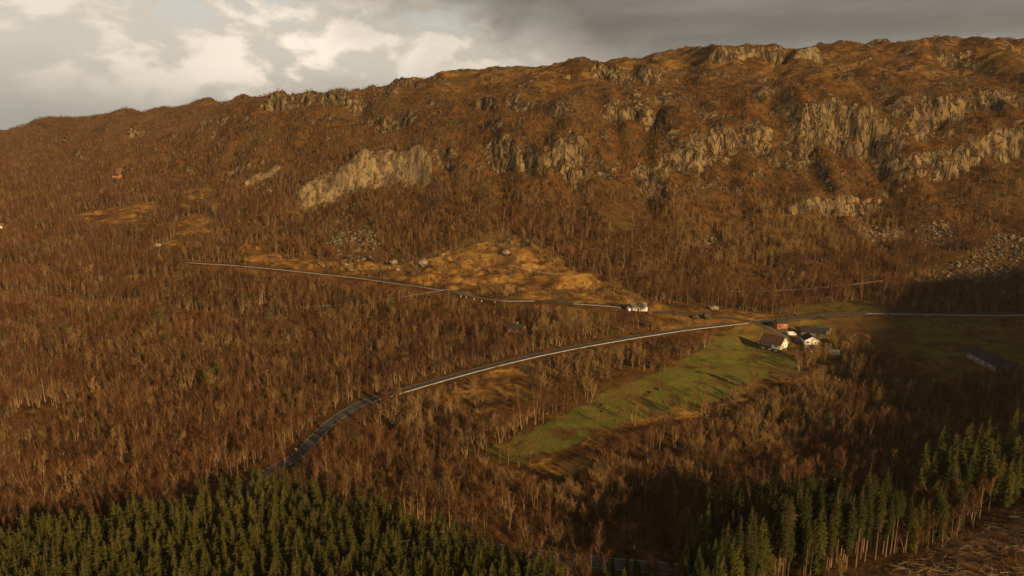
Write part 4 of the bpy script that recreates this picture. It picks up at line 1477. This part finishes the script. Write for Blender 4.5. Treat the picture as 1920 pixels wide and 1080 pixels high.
# low scrub and heather
x2, y2 = jitter_grid(-1200, 760, 130, 1580, 3.0)
k = in_cone(x2, y2)
x2, y2 = x2[k], y2[k]
wx, wy = warp(x2, y2)
dn2 = np.clip(.45 + .7 * fbm(x2 / 25, y2 / 25, 3, 151), 0, 1)
for a_ in (FIELD, FIELD2):
    dn2[inside(wx, wy, a_)] *= .10
for a_ in (SLOPE, STRIP, YARD, FIELD3):
    dn2[inside(wx, wy, a_)] *= .3
dn2[road_gap(x2, y2, .8)] = 0
dn2 *= 1 - .8 * np.clip(sample(rock, x2, y2), 0, 1)
k = RNG.uniform(0, 1, len(x2)) < dn2
x2, y2 = x2[k], y2[k]
s2 = RNG.uniform(.5, 1.5, len(x2))
scatter_stuff('scrub', SHRUBS, x2, y2, ground(x2, y2) - .05, RNG.uniform(0, 6.28, len(x2)), np.column_stack([s2 * 1.5, s2 * 1.5, s2]), RNG.integers(0, 4, len(x2)),
              'low brown heather and scrub over the ground', 'scrub')

# brash and offcuts on the logged slope
STICKS = []
for s_ in range(3):
    rg = np.random.default_rng(700 + s_)
    t_ = TM()
    for _ in range(5):
        a0 = rg.uniform(0, 6.28); c0 = rg.normal(0, .8, 2); L0 = rg.uniform(.8, 2.2)
        e0 = np.array([math.cos(a0), math.sin(a0)]) * L0
        t_.tube([(c0[0] - e0[0], c0[1] - e0[1], rg.uniform(.05, .3)), (c0[0] + e0[0], c0[1] + e0[1], rg.uniform(.05, .5))], [rg.uniform(.06, .14), .04], 5, 0)
    STICKS.append(tri_mesh('brash', *t_.get()[:2], [M['tan_bark']]))
X, Y = jitter_grid(95, 190, 130, 200, 2.3)
q = inside(*warp(X, Y, 3), LOGGED) & (RNG.uniform(0, 1, X.size) < .55)
X, Y = X[q], Y[q]
scatter_stuff('brash', STICKS, X, Y, ground(X, Y), RNG.uniform(0, 6.28, len(X)), np.repeat(RNG.uniform(.6, 1.2, len(X))[:, None], 3, 1), RNG.integers(0, 3, len(X)), 'pale brash and offcuts left on the logged slope', 'brash')

# ------------------------------------------------------------------ stones
def stones_in(poly, st, lo, hi, prob=1.0):
    X, Y = jitter_grid(poly[:, 0].min(), poly[:, 0].max(), poly[:, 1].min(), poly[:, 1].max(), st)
    q = inside(*warp(X, Y, 5), poly) & (RNG.uniform(0, 1, X.size) < prob)
    n = q.sum()
    return X[q], Y[q], lo * (hi / lo) ** (RNG.uniform(0, 1, n) ** 1.8)


SX, SY, SS = [], [], []
for i, a_ in enumerate(SCREE):
    q = stones_in(a_, 2.0, .45, 2.3, .62 if i < 4 else .4)
    SX.append(q[0]); SY.append(q[1]); SS.append(q[2])
for pts, r_, n_ in (([(1460,556),(1500,552),(1560,555),(1600,552)], 3, 40), ([(930,455),(960,452),(1000,455),(1040,470),(1080,492),(1110,510)], 4, 45), ([(1455,580),(1480,583),(1492,588)], 2.5, 22),
                    ([(1310,770),(1335,785),(1365,762)], 2.5, 26), ([(1000,645),(1100,640)], 5, 6), ([(640,488),(800,490)], 5, 24), ([(1380,575),(1420,580)], 4, 12), ([(1215,555),(1260,560)], 4, 10), ([(890,790),(945,800)], 6, 12)):
    c = resample(sight0(pts), 1.0)
    i = RNG.integers(0, len(c), n_)
    SX.append(c[i, 0] + RNG.normal(0, r_, n_)); SY.append(c[i, 1] + RNG.normal(0, r_, n_)); SS.append(RNG.uniform(.3, 1.1, n_))
n_ = 700                                                 # strewn over the open top of the hill
X = RNG.uniform(-350, 700, n_ * 3); Y = RNG.uniform(620, 930, n_ * 3)
q = ground(X, Y) > 150
SX.append(X[q][:n_]); SY.append(Y[q][:n_]); SS.append(RNG.uniform(.5, 1.6, q.sum())[:n_])
SX, SY, SS = map(np.concatenate, (SX, SY, SS))
scatter_stuff('scree', ROCKM, SX, SY, ground(SX, SY) + .1 * SS, RNG.uniform(0, 6.28, len(SX)), np.repeat(SS[:, None], 3, 1), RNG.integers(0, len(ROCKM), len(SX)),
              'pale broken stones lying in scree fields and along the foot of the hill', 'scree')


def boulder(u, v, wpx, label, seed, squash=1.0, mat='stone'):
    p = sight([(u, v)])[0]
    r_ = wpx / 2 / FPX * math.hypot(p[0], p[1])
    V, F = make_rock(seed, 3)
    V = V * r_ * np.array([.95, .8, .95 * squash])
    V = V + .05 * r_ * np.stack([fbm(V[:, 0] / r_ * 2.2 + j * 9, V[:, 2] / r_ * 2.2 + V[:, 1] / r_, 3, seed + j) for j in range(3)], 1)
    o = link('boulder', tri_mesh('boulder', V, F, [M[mat]]), None, (p[0], p[1], float(ground(*p)) + r_ * .45 * squash), 0)
    return tag(o, label, 'boulder')


for a_ in ((738, 497, 22, 'largest rounded grey boulder on the straw slope above the upper road', 201), (746, 508, 11, 'small boulder just in front of the largest rounded grey one', 202),
           (792, 498, 24, 'broad broken boulder to the right of the largest one above the upper road', 203), (649, 499, 13, 'grey boulder at the left end of the straw slope beside a bush', 204),
           (656, 508, 10, 'small grey boulder below the one at the left end of the straw slope', 205), (1238, 558, 24, 'mossy boulder with a dark hollow above the white cottage', 206),
           (1338, 581, 19, 'pale boulder on the upper road side between cottage and farm', 207), (1443, 566, 22, 'pale pointed boulder at the hill foot above the red shed', 208),
           (1303, 597, 14, 'left one of two dark rocks in the meadow above the lower road', 209), (1322, 597, 18, 'right one of two dark rocks in the meadow above the lower road', 210),
           (830, 480, 10, 'lone pale slab of stone on the straw slope', 211), (948, 478, 18, 'dark jagged boulder in the middle of the straw slope', 212),
           (296, 463, 12, 'white stone in the small clearing on the left hillside', 213), (506, 362, 12, 'upright block of rock among the birches below the pink slab', 214),
           (1026, 776, 7, 'small white stone at the upper corner of the green field', 215), (912, 806, 6, 'white stone beside the ditch at the end of the green field', 216),
           (926, 836, 14, 'flat dark rock with a lit face at the lower end of the green field', 217),
           (1130, 760, 12, 'upper dark rock in the middle of the green field', 218), (1131, 773, 12, 'lower dark rock in the middle of the green field', 219),
           (1220, 737, 14, 'left dark rock near the middle trees of the green field', 220), (1236, 731, 13, 'right dark rock near the middle trees of the green field', 221)):
    boulder(*a_, squash=.55 if a_[1] > 700 else 1.0, mat='dark_stone' if (a_[1] > 700 and a_[2] > 10) or 'dark rock' in a_[3] else 'stone')

# ------------------------------------------------------------------ buildings
def place(u, v, dz=0.0):
    p = sight([(u, v)])[0]
    return (float(p[0]), float(p[1]), float(ground(p[0], p[1])) + dz)


def empty(name, loc, rotz, label, cat, group=None):
    o = link(name, None, None, loc, rotz)
    return tag(o, label, cat, group)


def window(root, x, y, z, w_, h_, face, frame='white_paint', glass='glass'):
    """face: 'f' on the -y wall, 'g' on the +x gable; the pane sits back in the frame"""
    b = .11
    mb = MB()
    if face == 'f':
        for x0, x1, z0, z1 in ((x, x + w_, z, z + b), (x, x + w_, z + h_ - b, z + h_), (x, x + b, z + b, z + h_ - b), (x + w_ - b, x + w_, z + b, z + h_ - b), (x + w_ / 2 - .04, x + w_ / 2 + .04, z + b, z + h_ - b)):
            mb.box(x0, x1, y - .07, y + .05, z0, z1)
        p = MB().box(x + b, x + w_ - b, y - .012, y + .04, z + b, z + h_ - b)
    else:
        for y0, y1, z0, z1 in ((x, x + w_, z, z + b), (x, x + w_, z + h_ - b, z + h_), (x, x + b, z + b, z + h_ - b), (x + w_ - b, x + w_, z + b, z + h_ - b)):
            mb.box(y - .05, y + .07, y0, y1, z0, z1)
        p = MB().box(y - .04, y + .012, x + b, x + w_ - b, z + b, z + h_ - b)
    f = mb.build('window', M[frame], root)
    p.build('pane', M[glass], f)
    return f


def gable_house(name, loc, rotz, L, Wd, wall_h, rise, label, wall, roof, cat='house', over=.45, base_h=.35, base_mat='concrete', chimney=None, group=None, corner=None):
    r = empty(name, loc, rotz, label, cat, group)
    h0, h1 = base_h, base_h + wall_h
    MB().box(-L / 2 - .02, L / 2 + .02, -Wd / 2 - .02, Wd / 2 + .02, -1.6, h0 - .003).build('foundation', M[base_mat], r)
    MB().prism([(-Wd / 2, h0), (Wd / 2, h0), (Wd / 2, h1), (0, h1 + rise), (-Wd / 2, h1)], -L / 2, L / 2).build('wall', M[wall], r)
    k = rise / (Wd / 2)
    e = over
    t = .18
    ye = Wd / 2 + e
    ze = h1 - k * e + .02
    prof = [(-ye, ze), (0, h1 + rise + .02), (ye, ze), (ye, ze + t), (0, h1 + rise + .02 + t), (-ye, ze + t)]
    x0, x1 = -L / 2 - e, L / 2 + e
    mb = MB()
    for a, b_ in ((0, 1), (1, 2)):
        q = [prof[a], prof[b_], prof[5 - b_], prof[5 - a]] if a == 0 else [prof[1], prof[2], prof[3], prof[4]]
        mb.prism(q, x0, x1)
    rf = mb.build('roof', M[roof], r)
    MB().box(x0 - .01, x1 + .01, -.14, .14, h1 + rise + t - .08, h1 + rise + t + .08).build('ridge_cap', M[roof], rf)
    # barge boards at the gable ends
    if corner:
        for xx in (x0 - .03, x1 - .03):
            for sgn in (-1, 1):
                MB().prism([(0, h1 + rise - .12), (sgn * ye, ze - .12), (sgn * ye, ze + t + .02), (0, h1 + rise + t + .04)][::sgn], xx, xx + .06).build('barge_board', M[corner], rf)
    if chimney is not None:
        cxm = MB().box(chimney - .4, chimney + .4, -.35, .35, h1 + rise - .3, h1 + rise + 1.15)
        cxm.box(chimney - .48, chimney + .48, -.43, .43, h1 + rise + 1.15, h1 + rise + 1.3)
        cxm.build('chimney', M['concrete'], rf)
    return r


def door(root, x, y, z, w_, h_, face, mat):
    if face == 'f':
        d = MB().box(x, x + w_, y - .06, y + .03, z, z + h_).build('door', M[mat], root)
        MB().box(x + w_ - .2, x + w_ - .12, y - .12, y - .06, z + h_ * .45, z + h_ * .45 + .12).build('handle', M['galvanised'], d)
    else:
        d = MB().box(y - .03, y + .06, x, x + w_, z, z + h_).build('door', M[mat], root)
        MB().box(y + .06, y + .12, x + .12, x + .2, z + h_ * .45, z + h_ * .45 + .12).build('handle', M['galvanised'], d)
    return d


def at_pad(u, v):
    p = place(u, v)
    return p


# white farmhouse: dark lower floor, brown-boarded left front, gable to the sun
L_, W_ = 12.6, 8.4
fh = gable_house('farmhouse', at_pad(1449, 656), R(-47), L_, W_, 2.7, 3.5, 'white farmhouse with steep brown tiled roof above the green field', 'white_paint', 'brown_tile', base_h=2.3, base_mat='brown_board', corner='white_paint', over=.5)
MB().box(-L_ / 2 + .1, .8, -W_ / 2 - .08, -W_ / 2 - .004, 2.35, 4.9).build('boarding', M['brown_board'], fh)
for x_ in (-5.3, -3.9, -2.5, -1.1):
    window(fh, x_, -W_ / 2 - .08, 3.2, 1.0, 1.3, 'f')
window(fh, 3.0, -W_ / 2, 3.2, 1.6, 1.2, 'f')
for x_ in (-4.6, -.5, 3.2):
    window(fh, x_, -W_ / 2 - .02, .8, 1.1, .9, 'f')
for y_ in (-2.6, 1.3):
    window(fh, y_, L_ / 2, 3.3, 1.2, 1.2, 'g')
window(fh, -.6, L_ / 2, 5.9, 1.2, 1.1, 'g')
door(fh, -.5, L_ / 2 + .02, .2, 1.0, 2.0, 'g', 'brown_board')
MB().box(L_ / 2 + .1, L_ / 2 + 1.5, -4.0, -1.8, 2.15, 2.3).box(L_ / 2 + 1.3, L_ / 2 + 1.45, -3.9, -3.75, -.5, 2.15).box(L_ / 2 + 1.3, L_ / 2 + 1.45, -2.1, -1.95, -.5, 2.15).build('porch', M['wood'], fh)

g_ = gable_house('garage', at_pad(1517, 648), R(-97), 8.5, 7.4, 2.4, 2.1, 'white gabled garage with dark open lower doorway beside the farmhouse', 'white_paint', 'dark_roof', 'garage', base_h=1.9, base_mat='grey_board', corner='white_paint')
door(g_, -1.4, 4.27, -.4, 2.8, 2.2, 'g', 'rubber')
for y_ in (-2.5, 1.3):
    window(g_, y_, 4.25, 2.7, 1.1, .9, 'g')

o_ = gable_house('outbuilding', at_pad(1524, 629), R(-25), 13.0, 8.0, 2.6, 2.2, 'outbuilding with a wide black roof directly behind the white garage', 'grey_board', 'dark_roof', 'outbuilding')
door(o_, 2.0, -4.0, .35, 2.0, 2.1, 'f', 'brown_board')
window(o_, -3.0, -4.0, 1.0, 1.2, 1.0, 'f')
s_ = gable_house('small_shed', at_pad(1548, 625), R(-30), 4.6, 3.6, 2.2, 1.0, 'small grey shed with reddish roof at the right end of the farm', 'grey_board', 'brown_tile', 'shed', corner='white_paint', over=.3)
door(s_, -.6, -1.8, .35, 1.1, 1.9, 'f', 'brown_board')
s_ = gable_house('lean_shed', at_pad(1516, 621), R(-10), 6.0, 3.6, 2.1, 1.0, 'low brown shed behind the black-roofed outbuilding', 'brown_board', 'brown_tile', 'shed', over=.3)
door(s_, .6, -1.8, .35, 1.1, 1.8, 'f', 'white_paint')
rs = gable_house('red_shed', at_pad(1464, 614), R(4), 6.6, 4.6, 3.0, 1.9, 'small orange-red shed with dark roof beside the road junction', 'orange_paint', 'dark_roof', 'shed', over=.35)
door(rs, -2.4, -2.3, .35, 1.2, 2.0, 'f', 'brown_board')
window(rs, 1.0, -2.3, 1.3, 1.2, 1.1, 'f')

ct = gable_house('cottage', at_pad(1197, 582), R(8), 9.4, 7.0, 2.8, 1.7, 'white cottage with pale grey roof standing alone on the slope', 'white_paint', 'grey_roof', 'cottage', over=.6, corner='grey_board')
for x_ in (-3.6, -.4, 1.0, 2.5):
    window(ct, x_, -3.5, 1.3, 1.05, 1.25, 'f')
door(ct, -1.9, -3.5, .35, 1.0, 2.1, 'f', 'brown_board')
ax = MB().box(-7.0, -4.72, -1.9, 2.6, -1.0, 2.6)
ax.build('annex', M['white_paint'], ct)
MB().prism_y([(-7.35, 2.45), (-4.73, 3.15), (-4.73, 3.3), (-7.35, 2.6)], -2.2, 2.9).build('annex_roof', M['grey_roof'], ct)

cb = gable_house('red_cabin', at_pad(968, 622), R(-22), 9.6, 6.4, 2.5, 1.9, 'red cabin with grey roof half hidden among bare trees', 'red_paint', 'dark_roof', 'cabin', over=.5, chimney=.8)
for x_ in (-3.4, 1.6):
    window(cb, x_, -3.2, 1.2, 1.4, 1.1, 'f')
door(cb, -.6, -3.2, .35, 1.0, 2.0, 'f', 'brown_board')
window(cb, -.7, 4.8, 1.2, 1.3, 1.1, 'g')
fc = gable_house('red_cabin', at_pad(220, 333), R(-15), 8.6, 6.5, 2.5, 1.9, 'tiny red cabin far up the hazy hillside on the left', 'orange_paint', 'brown_tile', 'cabin', over=.6)
window(fc, -3.8, -3.25, 1.0, 2.6, 1.4, 'f', 'white_paint', 'pale_glass')
window(fc, 1.2, -3.25, 1.2, 1.4, 1.1, 'f')
wh = gable_house('white_house', at_pad(1, 428), R(5), 7.0, 5.0, 2.6, 1.6, 'white hut cut off by the left edge of the picture', 'white_paint', 'grey_roof', 'hut')
window(wh, .8, -2.5, 1.1, 1.2, 1.1, 'f')

bn = gable_house('barn', at_pad(1858, 684), R(-92), 24.0, 10.5, 2.9, 2.3, 'long low grey barn in the shade at the right edge', 'grey_board', 'dark_roof', 'barn', over=.5)
door(bn, -3.6, 12.0, .35, 3.0, 2.6, 'g', 'red_paint')
door(bn, 1.2, 12.0, .35, 2.2, 2.4, 'g', 'brown_board')
for x_ in (-9, -4, 1, 6):
    window(bn, x_, -5.25, 1.4, 1.4, .9, 'f')
for k in range(7):
    x_ = -9.5 + 3 * k
    MB().box(x_, x_ + .9, -2.9, -1.9, 4.0, 4.75).build('skylight', M['glass'], bn)

gh = empty('greenhouse', at_pad(1563, 664), R(-20), 'small pale greenhouse below the farm at the edge of the thicket', 'greenhouse')
MB().box(-3.0, 3.0, -1.5, 1.5, -.4, .4).build('base_wall', M['concrete'], gh)
MB().prism([(-1.46, .402), (1.46, .402), (1.46, 1.9), (0, 2.7), (-1.46, 1.9)], -2.96, 2.96).build('glazing', M['pale_glass'], gh)
mb = MB()
for k in range(7):
    x_ = -3.0 + k
    mb.tube([(x_, -1.5, .4), (x_, -1.5, 1.92), (x_, 0, 2.74), (x_, 1.5, 1.92), (x_, 1.5, .4)], .045, 4)
mb.tube([(-3, 0, 2.74), (3, 0, 2.74)], .05, 4).tube([(-3, -1.5, 1.92), (3, -1.5, 1.92)], .04, 4)
mb.build('glazing_bars', M['galvanised'], gh)


# ------------------------------------------------------------------ vehicles in the yard
def wheels(root, spots, rad, wd):
    for x_, y_ in spots:
        a = np.linspace(0, 2 * np.pi, 15)[:-1]
        mb = MB()
        n = len(a)
        V = [(x_ + rad * math.cos(t), y_ - wd / 2, rad + rad * math.sin(t)) for t in a] + [(x_ + rad * math.cos(t), y_ + wd / 2, rad + rad * math.sin(t)) for t in a]
        mb.add(V, [tuple(range(n)), tuple(range(n, 2 * n))[::-1]] + [((i + 1) % n, i, i + n, (i + 1) % n + n) for i in range(n)])
        w_ = mb.build('wheel', M['rubber'], root)
        sd = 1 if y_ > 0 else -1
        mb = MB()
        V = [(x_ + rad * .55 * math.cos(t), y_ + sd * (wd / 2 + .012), rad + rad * .55 * math.sin(t)) for t in a]
        V += [(x_ + rad * .4 * math.cos(t), y_ + sd * (wd / 2 + .03), rad + rad * .4 * math.sin(t)) for t in a]
        mb.add(V, [(i, (i + 1) % n, (i + 1) % n + n, i + n)[::sd] for i in range(n)] + [tuple(range(n, 2 * n))[::sd]])
        mb.build('rim', M['galvanised'], w_)


vn = empty('van', at_pad(1484, 629), R(8), 'white van parked in the yard between the red shed and the garage', 'van')
MB().prism_y([(-2.9, .45), (2.7, .45), (2.75, 1.05), (2.1, 1.25), (1.35, 2.15), (1.1, 2.4), (-2.8, 2.45), (-2.95, 2.2)], -1.0, 1.0).build('body', M['white_body'], vn, smooth=False)
MB().prism_y([(1.46, 2.05), (2.06, 1.32), (2.10, 1.34), (1.50, 2.07)], -.86, .86).build('windscreen', M['glass'], vn)
MB().box(.5, 1.3, -1.015, -1.003, 1.35, 2.0).build('side_window', M['glass'], vn)
MB().box(.5, 1.3, 1.003, 1.015, 1.35, 2.0).build('side_window', M['glass'], vn)
for y_ in (-.85, .55):
    MB().box(2.74, 2.78, y_, y_ + .3, .75, 1.0).build('headlight', M['pale_glass'], vn)
wheels(vn, [(-1.8, -.88), (1.7, -.88), (-1.8, .88), (1.7, .88)], .36, .24)

cr_ = empty('parked_car', at_pad(1499, 641), R(12), 'pale silver car parked against the left side of the white garage', 'car')
MB().prism_y([(-2.15, .4), (2.1, .4), (2.2, .75), (1.3, .92), (-2.05, .95), (-2.2, .7)], -.88, .88).build('body', M['silver_body'], cr_)
MB().prism_y([(-1.9, .953), (1.15, .94), (.45, 1.42), (-1.35, 1.46)], -.78, .78).build('cabin', M['glass'], cr_)
MB().prism_y([(-1.38, 1.463), (.48, 1.423), (.40, 1.49), (-1.2, 1.52)], -.74, .74).build('roof', M['silver_body'], cr_)
for y_ in (-.75, .45):
    MB().box(2.12, 2.17, y_, y_ + .3, .62, .76).build('headlight', M['pale_glass'], cr_)
wheels(cr_, [(-1.3, -.78), (1.3, -.78), (-1.3, .78), (1.3, .78)], .31, .2)

tr_ = empty('trailer', at_pad(1520, 662), R(52), 'small pale trailer standing on the grass below the garage', 'trailer')
MB().box(-2.0, 2.0, -.85, .85, .55, .65).box(-2.0, 2.0, -.85, -.78, .65, 1.0).box(-2.0, 2.0, .78, .85, .65, 1.0).box(-2.0, -1.93, -.78, .78, .65, 1.0).box(1.93, 2.0, -.78, .78, .65, 1.0).build('bed', M['wood'], tr_)
MB().prism([(-.77, .9), (.77, .9), (.6, 1.15), (0, 1.28), (-.6, 1.15)], -1.92, 1.92).build('tarpaulin', M['white_body'], tr_)
MB().tube([(2.0, -.6, .58), (3.3, 0, .58)], .05, 5).tube([(2.0, .6, .58), (3.3, 0, .58)], .05, 5).build('drawbar', M['galvanised'], tr_)
wheels(tr_, [(-.2, -1.0), (-.2, 1.0)], .34, .18)


# ------------------------------------------------------------------ poles, wires, posts, signs
def pole(u, v, h, label, group='utility poles along the hillside'):
    p = empty('utility_pole', place(u, v), R(20), label, 'utility pole', group)
    MB().tube([(0, 0, -.5), (0, 0, h * .5), (0, 0, h)], [.17, .14, .10], 8).build('pole', M['wood'], p)
    MB().box(-1.3, 1.3, -.07, .07, h - .55, h - .40).build('crossarm', M['wood'], p)
    for x_ in (-1.15, 0, 1.15):
        MB().tube([(x_, 0, h - .40), (x_, 0, h - .12)], [.06, .04], 6).build('insulator', M['white_paint'], p)
    return np.array([p.location[0], p.location[1], p.location[2] + h - .1])


def span(a, b, sag, label, group='power line wires across the valley'):
    root = empty('power_line', tuple(a), 0, label, 'power line', group)
    d = b - a
    nrm = np.array([d[1], -d[0], 0]); nrm /= np.linalg.norm(nrm)
    t = np.linspace(0, 1, 41)
    for k in (-1.1, 0, 1.1):
        P = t[:, None] * d[None] + nrm * k
        P[:, 2] -= 4 * sag * t * (1 - t)
        MB().tube(P, .045, 4).build('wire', M['wire'], root)


pa = pole(-70, 565, 13, 'utility pole beyond the left edge carrying the valley wires')
pc = pole(842, 572, 11, 'utility pole beside the upper road at the end of the long sagging wires')
pd = pole(946, 592, 10, 'utility pole below the bend of the upper road')
pf = pole(958, 520, 9, 'utility pole standing in the straw slope')
pg = pole(1650, 552, 10, 'utility pole at the hill foot above the dark meadow')
ph_ = pole(1371, 573, 10.5, 'pale utility pole at the hill foot between cottage and farm')
span(pa, pc, 17, 'long sagging wires over the birch wood on the left')
span(pc, pd, 1.5, 'short wires between the two poles beside the upper road')
span(pd, pf, 1.0, 'wires climbing from the upper road to the straw slope')
span(pf, pg, 13, 'long wires running along the foot of the hill towards the right')

for k, (u_, v_) in enumerate(((864, 556), (874, 558), (889, 561), (903, 565), (928, 567.5))):
    p = empty('marker_post', place(u_, v_ + 1), 0, 'white marker post at the edge of the upper road, ' + ('leftmost of five', 'second from the left of five', 'middle one of five', 'second from the right of five', 'rightmost of five, at the bend')[k], 'post', 'white marker posts on the upper road')
    MB().tube([(0, 0, -.3), (0, 0, 1.3)], .16, 8).build('post', M['white_paint'], p)
    MB().tube([(0, 0, 1.30), (0, 0, 1.42)], [.17, .05], 8).build('cap', M['rubber'], p)

sg = empty('road_sign', place(556, 853), R(-25), 'small round white road sign on a wooden post beside the road', 'road sign')
MB().tube([(0, 0, -.4), (0, 0, 2.3)], .07, 8).build('post', M['wood'], sg)
a = np.linspace(0, 2 * np.pi, 21)[:-1]
V = [(.38 * math.cos(t), -.085, 2.5 + .38 * math.sin(t)) for t in a] + [(.38 * math.cos(t), -.05, 2.5 + .38 * math.sin(t)) for t in a]
MB().add(V, [tuple(range(20)), tuple(range(20, 40))[::-1]] + [((i + 1) % 20, i, i + 20, (i + 1) % 20 + 20) for i in range(20)]).build('disc', M['white_paint'], sg)


# dry stone wall across the field
def stone_wall(pts, label, seed):
    rng = np.random.default_rng(seed)
    c = resample(sight(pts), .55)
    o = empty('stone_wall', (float(c[0, 0]), float(c[0, 1]), float(ground(*c[0]))), 0, label, 'stone wall')
    V, F, k = [], [], 0
    for i, (a_, b_) in enumerate(c):
        if rng.uniform() < .12:
            continue
        for lv in range(3):
            v, f = ROCKS_LO[int(rng.integers(len(ROCKS_LO)))]
            s = rng.uniform(.30, .48)
            q = v * s + np.array([a_ + rng.normal(0, .14), b_ + rng.normal(0, .14), float(ground(a_, b_)) + .15 + lv * .36])
            V.append(q - np.array(o.location)); F.append(f + k); k += len(v)
    st = link('stones', tri_mesh('stones', np.vstack(V), np.vstack(F), [M['dark_stone']]), o)
    st['kind'] = 'stuff'


ROCKS_LO = [make_rock(90 + s, 1) for s in range(4)]
stone_wall([(1308, 699), (1330, 703), (1352, 711), (1378, 722), (1400, 727)], 'tumbled grey stone wall running down across the green field', 5)
stone_wall([(1402, 742), (1380, 748), (1355, 755), (1320, 765)], 'overgrown stone wall along the lower edge of the field by the thicket', 6)

# ------------------------------------------------------------------ air
hz = MB().box(-1620, 1500, -760, 2080, -75, 300).build('haze', None)
hz.data.materials.clear()
hm = D.materials.new('haze'); hm.use_nodes = True
hn = NT(hm.node_tree)
pv = hn.n('ShaderNodeVolumePrincipled', None, Color=(0.85, 0.80, 0.74), Density=0.00004, Anisotropy=0.1)
hn.n('ShaderNodeOutputMaterial', None, Volume=pv)
hz.data.materials.append(hm)
tag(hz, 'thin evening haze filling the valley', 'haze', None, 'stuff')
